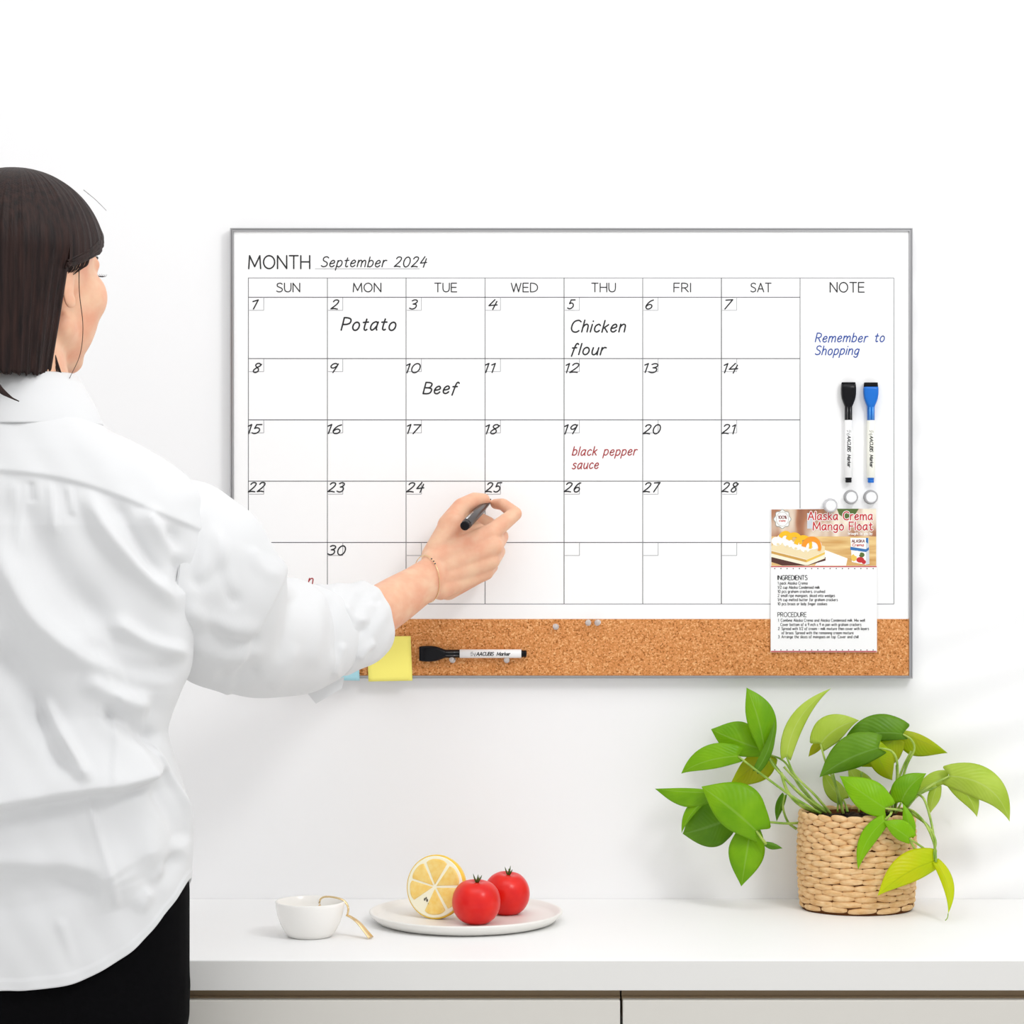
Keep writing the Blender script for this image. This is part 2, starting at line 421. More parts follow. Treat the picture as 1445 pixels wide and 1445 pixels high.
def glyph(ch, sub):
    k = (ch, sub)
    if k not in _gc:
        w, spec = GL[ch]; st = []
        for s in spec.split('|'):
            if s[0] == 'o':
                cx, cy, rx, ry = [float(q) for q in s[1:].split(',')]
                n = 6 * sub
                st.append([np.array((cx + rx*math.sin(2*math.pi*i/n), cy + ry*math.cos(2*math.pi*i/n))) for i in range(n+1)])
            else:
                pts = [tuple(float(q) for q in p.split(',')) for p in s[1:].split()]
                st.append(catmull(pts, sub) if s[0] == 'c' else [np.array(p) for p in pts])
        _gc[k] = (w, st)
    return _gc[k]

def layout(s, gap=2.0, space=4.5, slant=0.0, sub=4):
    x = 0; out = []
    for ch in s:
        if ch == ' ':
            x += space; continue
        w, st = glyph(ch, sub)
        for q in st:
            out.append([np.array((x + p[0] + slant*p[1], p[1])) for p in q])
        x += w + gap
    return out

def fit(s, x0, x1, base, cap, slant=0.0, gap=2.0, space=4.5, sub=4, wob=0.0):
    """strokes in (x right, y down) px so that the text spans x0..x1, baseline at base, caps cap px tall"""
    st = layout(s, gap, space, slant, sub)
    xs = [p[0] for q in st for p in q]; a, b = min(xs), max(xs)
    k = (x1 - x0) / max(b - a, 1e-6) if x1 is not None else cap / 10
    ph = random.random() * 9
    return [[(x0 + (p[0]-a)*k, base - p[1]*cap/10 + wob*math.sin((x0+(p[0]-a)*k)*.13+ph)) for p in q] for q in st]

_rc = [0]
def ribbon(mb, strokes, w, fn, caps=True, mi=0, sub=None):
    """flat ink: fn maps a 2-D point (and a hair's breadth of lift) to a world point; every stroke is one mitred strip"""
    h = w / 2
    for q in strokes:
        p = [np.array(q[0], float)]
        for a in q[1:]:
            a = np.array(a, float); d = np.hypot(*(a - p[-1]))
            if d < 1e-4: continue
            k = int(math.ceil(d/sub)) if sub else 1
            b0 = p[-1]
            for j in range(1, k+1): p.append(b0 + (a - b0)*j/k)
        if len(p) < 2: continue
        runs = [[p[0]]]
        for i in range(1, len(p)):
            runs[-1].append(p[i])
            if i < len(p)-1:
                d0 = p[i]-p[i-1]; d1 = p[i+1]-p[i]
                if np.dot(d0, d1)/(np.hypot(*d0)*np.hypot(*d1)) < .35: runs.append([p[i]])
        for r in runs:
            n = len(r); Lq = []; Rq = []
            lift = (_rc[0] % 6)*1.2e-5; _rc[0] += 1
            for i in range(n):
                d0 = r[i]-r[i-1] if i else r[1]-r[0]; d1 = r[i+1]-r[i] if i < n-1 else r[i]-r[i-1]
                n0 = np.array((-d0[1], d0[0]))/np.hypot(*d0); n1 = np.array((-d1[1], d1[0]))/np.hypot(*d1)
                m_ = n0+n1; m_ /= np.hypot(*m_); m_ = m_*h/max(np.dot(m_, n0), .6)
                Lq.append(r[i]+m_); Rq.append(r[i]-m_)
            mb.add([fn(*x, lift) for x in Lq]+[fn(*x, lift) for x in Rq], [(i, i+1, n+i+1, n+i) for i in range(n-1)], mi)
            if caps:
                for c, d in ((r[0], r[0]-r[1]), (r[-1], r[-1]-r[-2])):
                    a0 = math.atan2(d[1], d[0])
                    mb.add([fn(c[0]+h*math.cos(a0+a), c[1]+h*math.sin(a0+a), lift) for a in [math.pi*(j/5-.5) for j in range(6)]], [tuple(range(6))], mi)

# ================================================================== THE ROOM
RW = 1.5   # right wall x
m = MB(); m.box((-3.0, 0, 0), (RW + .12, .12, 3.05)); structure(m.obj('wall_back', M['wall'], smooth=False), 'plain white wall behind the calendar board')
m = MB(); m.box((-3.0, -4.6, -.1), (RW + .12, .12, 0)); structure(m.obj('floor', M['floor'], smooth=False), 'pale floor')
# right wall with a window opening
wy0, wy1, wz0, wz1 = -1.42, -.52, .98, 2.02
m = MB()
m.box((RW, -4.6, 0), (RW+.12, wy0, 3.05)); m.box((RW, wy1, 0), (RW+.12, 0, 3.05))
m.box((RW, wy0, 0), (RW+.12, wy1, wz0)); m.box((RW, wy0, wz1), (RW+.12, wy1, 3.05))
structure(m.obj('wall_right', M['wall'], smooth=False), 'white wall with the window on the right')
m = MB()
t = .05
m.box((RW+.03, wy0, wz0), (RW+.09, wy0+t, wz1)); m.box((RW+.03, wy1-t, wz0), (RW+.09, wy1, wz1))
m.box((RW+.03, wy0, wz0), (RW+.09, wy1, wz0+t)); m.box((RW+.03, wy0, wz1-t), (RW+.09, wy1, wz1))
structure(m.obj('window_1', M['trim'], smooth=False), 'white window frame in the right wall')
m = MB()
z = wz0 + .06
while z < wz1 - .03:
    c = math.cos(math.radians(38)); s_ = math.sin(math.radians(38)); h = .024
    yz = [(-h*c, -h*s_), (h*c, h*s_)]
    x0 = RW - .03
    m.add([(x0-h*c, wy0-.02, z+h*s_), (x0+h*c, wy0-.02, z-h*s_), (x0+h*c, wy1+.02, z-h*s_), (x0-h*c, wy1+.02, z+h*s_),
           (x0-h*c, wy0-.02, z+h*s_+.002), (x0+h*c, wy0-.02, z-h*s_+.002), (x0+h*c, wy1+.02, z-h*s_+.002), (x0-h*c, wy1+.02, z+h*s_+.002)],
          [(3,2,1,0),(4,5,6,7),(0,1,5,4),(1,2,6,5),(2,3,7,6),(3,0,4,7)])
    z += .074
m.box((RW-.055, wy0-.03, wz1-.01), (RW-.001, wy1+.03, wz1+.04))
tag(m.obj('window_blind', M['trim'], smooth=False, loc=(RW-.03, (wy0+wy1)/2, wz0)), 'white slatted blind hanging at the window in the right wall', 'blind')
m = MB(); m.box((RW-.014, -4.6, 0), (RW, 0, .08)); structure(m.obj('baseboard_right', M['trim'], smooth=False), 'white baseboard under the window wall')

# ================================================================== WORKTOP AND CABINETS
FY = -.438                        # front of worktop
wt = empty('worktop', (.13, -.22, TOP-.036))
tag(wt, 'long white worktop below the calendar board carrying bowl, plate and plant', 'worktop')
TH = .0352
X0, X1 = -.672, .93
m = MB(); m.box((X0, FY, TOP-TH), (X1, -.0005, TOP)); bevel(m.obj('slab', M['worktop'], wt, smooth=False), .0012)
m = MB(); m.box((X0, FY-.0012, TOP-TH+.0008), (X1, FY-.0002, TOP-.0012)); tag(m.obj('edge_shade', M['edge'], wt, smooth=False), 'front edge with its shade coloured light grey')

def cabinet(x0, x1, label):
    r = empty('cabinet_unit', ((x0+x1)/2, -.21, 0)); tag(r, label, 'cabinet', 'cabinet units under the worktop')
    zt = TOP - TH - .0003
    m = MB(); m.box((x0+.001, FY+.05, .09), (x1-.001, -.001, zt)); m.obj('carcass', M['cabinet'], r, smooth=False)
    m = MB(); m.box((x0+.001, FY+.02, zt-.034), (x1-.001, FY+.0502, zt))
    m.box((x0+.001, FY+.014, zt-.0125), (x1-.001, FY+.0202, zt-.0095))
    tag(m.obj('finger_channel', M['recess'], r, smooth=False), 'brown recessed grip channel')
    zd = P(800, 1412, FY).z
    m = MB(); m.box((x0+.0015, FY+.001, .425), (x1-.0015, FY+.0195, zd)); bevel(m.obj('drawer_front', M['cabinet'], r, smooth=False), .0012)
    m = MB(); m.box((x0+.0015, FY+.001, .095), (x1-.0015, FY+.0195, .42)); bevel(m.obj('drawer_front', M['cabinet'], r, smooth=False), .0012)
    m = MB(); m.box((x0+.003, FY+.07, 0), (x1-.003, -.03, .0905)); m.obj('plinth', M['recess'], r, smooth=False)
    return r
SPLIT = P(877, 1425, FY).x
cabinet(X0+.002, SPLIT, 'light grey cabinet unit under the worktop below bowl and fruit plate')
cabinet(SPLIT, X1-.002, 'light grey cabinet unit under the worktop below the potted plant')

# ================================================================== CALENDAR WHITEBOARD
BY = -.014      # face of the board
wb = empty('calendar_whiteboard', P(806, 957, -.007))
tag(wb, 'large framed white month calendar board with cork strip hanging on the wall', 'whiteboard')
def bp_(px, py, dy=0.0): return P(px, py, BY - dy)
def slab(name, px0, py0, px1, py1, y0, y1, mt, parent, **k):
    a = P(px0, py1, BY); b = P(px1, py0, BY); m = MB(); m.box((a.x, y0, a.z), (b.x, y1, b.z))
    return m.obj(name, mt, parent, smooth=False, **k)
slab('writing_surface', 329, 326, 1284, 874, BY, -.001, M['board'], wb)
slab('cork_strip', 329, 873.5, 1284, 954, BY-.0006, -.001, M['cork'], wb)
# frame: stepped aluminium profile swept round the outline
prof = [(0, -.0005), (0, -.0145), (.6, -.0165), (2.0, -.0165), (2.5, -.0152), (3.4, -.0152), (3.9, -.0168), (5.2, -.0168), (5.8, -.0158), (5.8, -.012)]
fx0, fy0, fx1, fy1 = 324.6, 321.6, 1288.0, 957.6
rings = []
for (sx_, sy_) in ((0, 0), (1, 0), (1, 1), (0, 1)):
    ring = []
    for o_, y_ in prof:
        k_ = o_ if sy_ == 0 or True else o_
        px = fx0 + o_ if sx_ == 0 else fx1 - o_
        py = fy0 + o_*.95 if sy_ == 0 else fy1 - o_*.8
        q = P(px, py, BY); ring.append((q.x, y_, q.z))
    rings.append(ring)
m = MB(); rings.append(rings[0]); m.rings(rings, False, False, closed=False)
m.obj('frame', M['alu'], wb, smooth=False)

IK = .0003
def fnb(x, y, e=0): return P(x, y, BY - IK - e)
def fnb2(x, y, e=0): return P(x, y, BY - IK*.5 - e)
VX = [350.5, 462, 573, 684.5, 796, 907, 1018, 1129]; HY = [392.2, 419.5, 506, 592.5, 679, 765.5, 852.3]
g = MB()
for i, x in enumerate(VX): ribbon(g, [[(x, HY[0]), (x, HY[-1])]], 1.25 if i == 6 else 1.05, fnb2, False, 1 if i in (4, 6) else 0)
for i, y in enumerate(HY):
    ribbon(g, [[(350, y), (1129 if 0 < i < 6 else 1261.5, y)]], 1.1 if 0 < i < 6 else .9, fnb2, False, 1 if 0 < i < 6 else 0)
ribbon(g, [[(1261.5, HY[0]), (1261.5, HY[-1])]], .9, fnb2, False, 0)
ribbon(g, [[(444.5, 379.3), (592, 379.3)]], .9, fnb2, False, 2)
for c in range(7):
    for r in range(1, 6):
        x, y = VX[c], HY[r]
        ribbon(g, [[(x+21.7, y), (x+21.7, y+18.4)], [(x+1, y+18.4), (x+21.7, y+18.4)]], .85, fnb2, False, 2)
g.obj('printed_grid', None, wb, smooth=False, mats=[M['line'], M['linedark'], M['linelight']])
def letters(nm, s_, x0, x1, base, cap, w, mt, slant=0.0, gap=2.0, space=4.5, wob=0.0):
    g = MB(); ribbon(g, fit(s_, x0, x1, base, cap, slant, gap=gap, space=space, wob=wob), w, fnb)
    return g.obj(nm, mt, wb, smooth=False)
tag(letters('month_heading', 'MONTH', 351, 437, 379, 18.2, 2.0, M['print']), 'printed word month')
for s_, x0, x1 in (('SUN', 390.5, 423), ('MON', 498.5, 537.5), ('TUE', 613.5, 644.5), ('WED', 721.5, 758.5), ('THU', 835, 868.5), ('FRI', 951, 974.5), ('SAT', 1059.5, 1088)):
    letters('weekday_heading', s_, x0, x1, 411.8, 12.2, 1.45, M['print'])
tag(letters('note_heading', 'NOTE', 1171.5, 1219.5, 412.2, 13.6, 1.6, M['print']), 'printed word note')
SL = .24
def hw(s_, x0, x1, base, cap, w=1.9, mt='inkblack', nm='handwritten_word'):
    return letters(nm, s_, x0, x1, base, cap, w, M[mt], SL, 2.3, 6.5, .25)
hw('September 2024', 453.5, 602, 376.5, 14, 1.6)
for row, base, cap in (((('1', 357, 364.5), ('2', 467, 478), ('3', 578, 589), ('4', 690, 701.5), ('5', 801, 811.5), ('6', 911.5, 922), ('7', 1023, 1034)), 435.8, 12.8),
        ((('8', 357.5, 369), ('9', 467, 477.5), ('10', 574, 593), ('11', 685, 699), ('12', 799, 817), ('13', 910, 928.5), ('14', 1022, 1041)), 525.8, 12.8),
        ((('15', 350.5, 369.5), ('16', 463, 482), ('17', 575, 594), ('18', 686, 705), ('19', 797, 815), ('20', 907.5, 932), ('21', 1018.5, 1038)), 612, 12.8),
        ((('22', 350.5, 374), ('23', 462.5, 486), ('24', 573.5, 598), ('25', 685, 708), ('26', 796, 819.5), ('27', 907.5, 931.5), ('28', 1018.5, 1042)), 694, 13),
        ((('29', 350.5, 374.5), ('30', 462.5, 487.5)), 783, 13)):
    for s_, x0, x1 in row: hw(s_, x0, x1, base, cap, 1.75, nm='handwritten_date')
hw('Potato', 481.5, 558.5, 466, 17.5, 2.15)
hw('Chicken', 806.5, 882.5, 468.5, 16.5, 2.05); hw('flour', 806.5, 855.5, 500.5, 15.5, 2.05)
hw('Beef', 597, 648, 555.5, 16, 2.05)
for o in (hw('black pepper', 807.5, 899.5, 642.5, 12.2, 1.5, 'inkred'), hw('sauce', 807.5, 844.5, 661.5, 12.2, 1.5, 'inkred'), hw('n', 434.5, 441.8, 825, 14, 1.5, 'inkred')): tag(o, 'red handwriting')
for o in (hw('Remember to', 1150.5, 1248, 482.5, 12.4, 1.55, 'inkblue'), hw('Shopping', 1150.5, 1212.5, 500.5, 12.4, 1.55, 'inkblue')): tag(o, 'blue handwriting')

# ================================================================== MARKERS (built lying along +X, back at y=0, front towards -Y)
S1 = (D + BY) / F          # metres per px on the board
def marker(mcap, mbody, horizontal_len=151.0, felt_w=2.5, plug=None):
    k = S1 * horizontal_len / 151.0
    r = empty('dry_erase_marker', (0, 0, 0))
    def sec(u, w, d, e=3.0, n=20):
        ring = []
        for j in range(n):
            a = 2*math.pi*j/n; c, s = math.cos(a), math.sin(a)
            ring.append(((u)*k, -.0068 + math.copysign(abs(s)**(2/e), s)*d, math.copysign(abs(c)**(2/e), c)*w*k))
        return ring
    def loft(name, secs, mt):
        m = MB(); m.rings([sec(*q) for q in secs]); return m.obj(name, mt, r)
    # local meshes: parent at origin so world == local
    loft('eraser_felt', [(0, 10.0, .0052, 6), (felt_w, 10.4, .0054, 6), (felt_w+.2, 10.0, .005, 6)], M['felt'])
    cap = loft('cap', [(felt_w, 9.6, .0056, 5), (felt_w+.3, 10.8, .0062, 5), (10, 11.2, .0064, 5), (17, 11.1, .0064, 5), (24, 10.2, .0063, 4), (29, 8.6, .0062, 3.4), (33, 7.0, .0061, 3), (35.5, 6.0, .006, 2.5), (37, 5.7, .0058, 2), (57, 5.7, .0056, 2), (57.2, 5.0, .005, 2)], mcap)
    m = MB()
    for zz in (-2.2, 2.2):
        m.tube([(37*k, -.0118, zz*k), (56*k, -.0118, zz*k)], .0009, 8)
    m.obj('cap_rib', M['glossblack'] if mcap is M['blackplastic'] else M['glossblue'], cap)  # paler than the cap, part of its highlight sits in the colour
    loft('barrel', [(56.8, 5.4, .0055, 2), (57, 6.1, .0060, 2), (143, 6.1, .0060, 2), (143.6, 5.6, .0055, 2)], mbody)
    pl = loft('end_plug', [(143.2, 4.9, .0048, 2), (146, 4.9, .0048, 2), (146.2, 4.5, .0044, 2), (147.4, 4.5, .0044, 2), (147.6, 4.9, .0048, 2), (150.3, 4.6, .0046, 2), (151, 4.2, .0042, 2)], plug or mcap)
    m = MB()
    R = .0060
    def fn(x, y, e=0):      # x along the barrel (px), y down (px)
        zz = -y*k; q = min(abs(zz)/(6.1*k), .98)
        return (x*k, -.0068 - R*math.sqrt(1-q*q) - .00014 - e, zz)
    ribbon(m, [[(a, b+.2*i) for a, b in q] for i, q in enumerate([[(72.5, -2.2), (75.5, -2.6)], [(72, -.2), (75.5, -.6)], [(72.5, 2.2), (75, 1.2)], [(76.5, -1), (78, 2.4)], [(79, -2.4), (78.6, .8)], [(78.5, 2.2), (78.5, 2.5)]])], .6, fn, True, 0, .6)
    ribbon(m, fit('AACUBIS', 80.5, 105, 2.3, 4.7, .22, gap=1.6), .95, fn, True, 0, .6)
    ribbon(m, fit('Marker', 109, 128, 2.3, 4.7, .22, gap=1.3), .95, fn, True, 0, .6)
    m.obj('barrel_lettering', M['print'], r, smooth=False)
    return r
def copy_tree(o, parent=None):
    c = o.copy(); COL.objects.link(c); c.parent = parent
    for ch in [q for q in bpy.data.objects if q.parent == o]: copy_tree(ch, c)
    return c
GM = 'dry erase markers on the board'
mk1 = marker(M['blackplastic'], M['whiteplastic'], 151)
mk1.location = P(592, 922, BY - .0008); mk1.rotation_euler = (0, 0, 0)
tag(mk1, 'black capped white marker lying level on the cork strip beside the yellow note', 'marker', GM)
mk2 = marker(M['blackplastic'], M['whiteplastic'], 141)
mk2.location = P(1196.3, 540, BY); mk2.rotation_euler = (0, math.pi/2, 0)
tag(mk2, 'black capped white marker hanging upright in the note column', 'marker', GM)
mk3 = marker(M['blueplastic'], M['creamplastic'], 141, 6.5)
mk3.location = P(1227.8, 540.3, BY); mk3.rotation_euler = (0, math.pi/2, 0)
tag(mk3, 'blue capped marker hanging upright in the note column', 'marker', GM)

# ================================================================== MAGNETS
def magnet():
    r = empty('round_magnet', (0, 0, 0)); k = S1
    def rg(rr, h, n=40): return [(rr*k*math.cos(2*math.pi*j/n), -h, rr*k*math.sin(2*math.pi*j/n)) for j in range(n)]
    m = MB(); m.rings([rg(10.2, 0), rg(10.2, .0016), rg(9.2, .0030), rg(8.6, .0056), rg(9.4, .0074), rg(9.5, .0086), rg(9.0, .0092), rg(7.9, .0093), rg(7.5, .0086)]); m.obj('clear_shell', M['clear'], r, smooth=False)
    m = MB(); m.rings([rg(7.4, .0080), rg(7.4, .0087), rg(7.0, .0090)]); m.obj('magnet_disc', M['magcore'], r, smooth=False)
    return r
GG = 'clear round magnets near the recipe card'
mg = magnet()
for i, (px, py, dy, lab) in enumerate(((1171.3, 713.5, .0012, 'clear round magnet holding the top edge of the recipe card'),
                                   (1200.2, 701.5, 0, 'clear round magnet below the upright black marker'),
                                   (1228.2, 701.5, 0, 'clear round magnet below the upright blue marker'))):
    o = mg if i == 0 else copy_tree(mg)
    o.location = P(px, py, BY - dy); tag(o, lab, 'magnet', GG)

# ================================================================== RECIPE CARD
rc = empty('recipe_card', P(1163, 919, BY)); tag(rc, 'printed mango float recipe card hanging from a magnet over the cork strip', 'recipe card')
CY = BY - .0015
def cardpt(px, py, lift=0.0):
    bow = .0022 * max(0, (py - 720) / 200) ** 2
    return P(px, py, CY - bow - lift)
m = MB()
n = 10
for side, lf in ((0, .0), (1, -.0005)):
    vs = []; fs = []
    for i in range(n + 1):
        py = 717.5 + (920.3 - 717.5)*i/n
        vs += [cardpt(1087.5, py, lf), cardpt(1237.5, py, lf)]
    fs = [(2*i, 2*i+1, 2*i+3, 2*i+2) for i in range(n)]
    m.add(vs, fs)
m.obj('card_sheet', M['paper'], rc)
def poly(mb, pts, lift, mi=0):
    mb.add([cardpt(x, y, lift) for x, y in pts], [tuple(range(len(pts)))], mi)
# picture
pm = {}
def pmat(n_, c, r=.5):
    if n_ not in pm: pm[n_] = mat('print_' + n_, c, r)
    return n_
bgm = mat('print_blurred_kitchen', srgb(190, 160, 130), .5)
nz, cr = add_noise_color(bgm, srgb(110, 56, 38), srgb(246, 236, 216), 26, 1.5, .30, .66, stretch=(1.5, 1, .55))
e = cr.color_ramp.elements.new(.44); e.color = srgb(176, 118, 84)
tbm = mat('print_wood_table', srgb(226, 184, 110), .5)
add_noise_color(tbm, srgb(204, 150, 78), srgb(243, 213, 148), 40, 3, .3, .7, stretch=(.35, 1, 3))
pc = [('cream', (250, 240, 214)), ('cream2', (240, 222, 178)), ('biscuit', (206, 158, 74)), ('mango', (252, 190, 20)), ('mango2', (246, 150, 24)), ('white', (253, 251, 246)),
      ('darkplate', (78, 38, 30)), ('red', (196, 36, 44)), ('green', (84, 108, 44)), ('blue', (46, 112, 178)), ('grey', (150, 156, 152)), ('maroon', (120, 34, 44)), ('silver', (206, 212, 220)), ('fruit', (236, 196, 84))]
ML = [bgm, tbm] + [mat('print_' + n_, srgb(*c), .5) for n_, c in pc]
ix = {n_: i + 2 for i, (n_, c) in enumerate(pc)}
g = MB(); l0 = .00012
poly(g, [(1088.5, 719), (1236.5, 717.8), (1236.5, 757), (1088.5, 757)], l0, 0)
poly(g, [(1088.5, 757), (1236.5, 757), (1236.5, 798.5), (1088.5, 798.5)], l0, 1)
poly(g, [(1181, 717.9), (1212, 717.9), (1206, 727), (1194, 733), (1184, 726)], l0*1.5, ix['green'])
poly(g, [(1139, 724), (1150, 724), (1150, 746), (1139, 746)], l0*1.5, ix['silver'])
poly(g, [(1164, 776), (1196, 788), (1194, 798), (1150, 798)], l0*1.5, ix['white'])
poly(g, [(1088.5, 786), (1110, 790), (1165, 786), (1165, 791), (1140, 798), (1104, 798), (1088.5, 793)], l0*1.6, ix['darkplate'])
poly(g, [(1088.5, 772), (1139, 784), (1164, 773), (1164, 788), (1140, 797.5), (1136, 797.5), (1088.5, 786)], l0*2, ix['cream'])
poly(g, [(1088.5, 777.5), (1138, 790), (1138, 793.5), (1088.5, 781)], l0*3, ix['biscuit'])
poly(g, [(1138, 790), (1164, 779), (1164, 782), (1138, 793.5)], l0*3, ix['fruit'])
poly(g, [(1088.5, 771), (1095, 764), (1150, 766), (1164, 771), (1164, 778), (1139, 789), (1088.5, 776.5)], l0*2.5, ix['cream2'])
def blob(cx, cy, rx, ry, mi, lift, rot=0, a0=0, a1=360, inner=None):
    c, s = math.cos(rot), math.sin(rot); n = 18
    pts = []
    for i in range(n + 1):
        a = math.radians(a0 + (a1-a0)*i/n); x, y = rx*math.cos(a), ry*math.sin(a); pts.append((cx + x*c - y*s, cy + x*s + y*c))
    if inner:
        for i in range(n, -1, -1):
            a = math.radians(a0 + (a1-a0)*i/n); x, y = rx*inner*math.cos(a), ry*inner*math.sin(a); pts.append((cx + x*c - y*s + .8, cy + x*s + y*c + 1.5))
    poly(g, pts if inner else pts[:-1], lift, mi)
for k_, (cx, cy) in enumerate(((1096, 764), (1104, 760), (1112, 766), (1124, 770), (1136, 773), (1147, 769), (1152, 768), (1141, 770))): blob(cx, cy, 7.5, 6.2, ix['white'], l0*(3.4+.15*k_), .3)
for k_, (cx, cy) in enumerate(((1098, 768), (1111, 771), (1123, 774), (1137, 778), (1145, 772))): blob(cx, cy, 2.2, 1.6, ix['cream2'], l0*6, .3)
blob(1108, 760, 10, 11, ix['mango'], l0*7, .35, 180, 350, .55)
blob(1120, 764, 12, 13, ix['mango'], l0*7.3, .35, 180, 360, .6)
blob(1133, 769, 13, 14, ix['mango'], l0*7.6, .35, 170, 365, .62)
blob(1145, 772, 14, 15, ix['mango2'], l0*7.9, .3, 170, 365, .62)
# carton
poly(g, [(1200, 759), (1222, 759), (1222, 797), (1202, 793)], l0*3, ix['white'])
poly(g, [(1222, 759), (1226, 759), (1227, 796), (1222, 797)], l0*3, ix['silver'])
poly(g, [(1200, 771.5), (1222, 775), (1226, 772), (1226, 776), (1222, 779), (1200, 776)], l0*4, ix['blue'])
poly(g, [(1222, 759), (1225, 759), (1225, 767), (1222, 765)], l0*4, ix['blue'])
blob(1205, 787, 4, 5, ix['fruit'], l0*4.2); blob(1209, 781, 4.5, 4, ix['white'], l0*4.4); blob(1216, 783, 4, 3.5, ix['green'], l0*4.3); blob(1214, 790, 5.5, 4, ix['red'], l0*4.6); blob(1219, 793, 3, 3, ix['red'], l0*4.7)
cf = lambda x, y, e=0: cardpt(x, y, l0*5.4 + e)
ribbon(g, fit('ALASKA', 1202, 1220, 765.5, 4, .05, gap=1.6), .75, cf, False, ix['maroon'])
ribbon(g, fit('Crema', 1203, 1219, 770.8, 3.6, .05, gap=1.2), .7, cf, False, ix['red'])
# seal
pts = [(1104 + (11.2+1.0*math.cos(8*a))*math.cos(a), 732.5 + (12.4+1.0*math.cos(8*a))*math.sin(a)) for a in [2*math.pi*i/64 for i in range(64)]]
poly(g, pts, l0*3, ix['white'])
ribbon(g, [pts + pts[:1]], .8, lambda x, y, e=0: cardpt(x, y, l0*4 + e), False, ix['grey'])
pts = [(1104 + 8.6*math.cos(a), 732.5 + 9.8*math.sin(a)) for a in [2*math.pi*i/40 for i in range(41)]]
ribbon(g, [pts], .5, lambda x, y, e=0: cardpt(x, y, l0*4 + e), False, ix['grey'])
ribbon(g, fit('100%', 1098.2, 1110, 732, 4.2, gap=1.6), .8, lambda x, y, e=0: cardpt(x, y, l0*4 + e), False, ix['maroon'])
ribbon(g, fit('creamy', 1099.5, 1108.5, 736, 2.6, gap=1.6), .5, lambda x, y, e=0: cardpt(x, y, l0*4 + e), False, ix['red'])
tag(g.obj('food_picture', None, rc, smooth=False, mats=ML), 'picture of mango float cake and a carton')
g = MB()
for s_, x0, x1, bl in (('Alaska Crema', 1140.5, 1231, 733.5), ('Mango Float', 1147.5, 1231, 748)):
    q = fit(s_, x0, x1, bl, 11.2, 0, gap=2.0, space=5)
    ribbon(g, q, 3.4, lambda x, y, e=0: cardpt(x, y, l0*3 + e), True, 0)
    ribbon(g, q, 1.7, lambda x, y, e=0: cardpt(x, y, l0*4 + e), True, 1)
ribbon(g, fit('brought to you by', 1197, 1231, 754.5, 3.6, gap=1.6), .65, lambda x, y, e=0: cardpt(x, y, l0*3 + e), False, 0)
g.obj('card_heading', None, rc, smooth=False, mats=[ML[ix['white']], ML[ix['red']]])
g = MB()
ribbon(g, [[(1088, 799.6), (1237, 799.6)]], 1.3, lambda x, y, e=0: cardpt(x, y, l0*2 + e), False, 1)
ribbon(g, [[(1088, 919.2), (1237, 919.2)]], 1.4, lambda x, y, e=0: cardpt(x, y, l0*2 + e), False, 1)
for yy in (802.3, 917.2):
    for i in range(17):
        x = 1093.3 + 8.68*i
        g.add([cardpt(x+.85*math.cos(j*math.pi/4), yy+.85*math.sin(j*math.pi/4), l0*2) for j in range(8)], [tuple(range(8))], 2 if i % 3 == 0 else 0)
cf = lambda x, y, e=0: cardpt(x, y, l0*2 + e)
ribbon(g, fit('INGREDIENTS:', 1097.5, 1140.3, 818.3, 6.3, gap=1.7), .95, cf, False)
ribbon(g, fit('PROCEDURE', 1097.5, 1138, 870.4, 6.2, gap=1.7), .8, cf, False)
BT = [('1 pack Alaska Crema', 1097.5, 1139.5, 824.8), ('1/2 cup Alaska Condensed milk', 1097.5, 1156.5, 830.7), ('10 pcs graham crackers, crushed', 1097.5, 1164, 836.5),
      ('2 small ripe mangoes, sliced into wedges', 1097.5, 1178, 842.3), ('1/4 cup melted butter for graham crackers', 1097.5, 1182, 848.2), ('10 pcs broas or lady finger cookies', 1097.5, 1167, 854),
      ('1. Combine Alaska Crema and Alaska Condensed milk. Mix well.', 1098, 1221, 877.2), ('Cover bottom of a 9 inch x 9 in pan with graham crackers.', 1101.5, 1216, 883.2),
      ('2. Spread with 1/2 of cream - milk mixture then cover with layers', 1098, 1226, 889), ('of broas. Spread with the remaining cream mixture.', 1103, 1205, 894.9),
      ('3. Arrange the slices of mangoes on top. Cover and chill.', 1098, 1212, 900.5)]
for s_, x0, x1, bl in BT:
    ribbon(g, fit(s_.replace('9', '9'), x0, x1, bl, 3.9, gap=1.9, sub=2), .62, cf, False)
g.obj('card_text', None, rc, smooth=False, mats=[M['print'], ML[ix['red']], ML[ix['maroon']]])

# ================================================================== NOTES AND PINS
def note(name, px0, py0, px1, py1, mt, label, curl, skew=(0, 0)):
    n = 10; vs = []; fs = []; base = P((px0+px1)/2, py1, BY)
    for lay in (0, 1):
        for i in range(n+1):
            for j in range(n+1):
                u, v = j/n, i/n
                c = curl*(v**2.2)*(.4+.6*u)
                vs.append(P(px0+(px1-px0)*u + skew[0]*v, py0+(py1-py0)*v + skew[1]*(1-u)*1.0, -.0172 - c - .0004*lay))
    w = (n+1)
    for lay in (0, 1):
        for i in range(n):
            for j in range(n):
                a = lay*w*w + i*w + j; fs.append((a, a+1, a+w+1, a+w))
    edge = [j for j in range(w)] + [i*w+n for i in range(1, w)] + [n*w+j for j in range(n-1, -1, -1)] + [i*w for i in range(n-1, 0, -1)]
    for a, b_ in zip(edge, edge[1:]+edge[:1]): fs.append((a, b_, b_+w*w, a+w*w))
    o = obj(name, vs, fs, mt, None, True, None, base)
    return tag(o, label, 'sticky note')
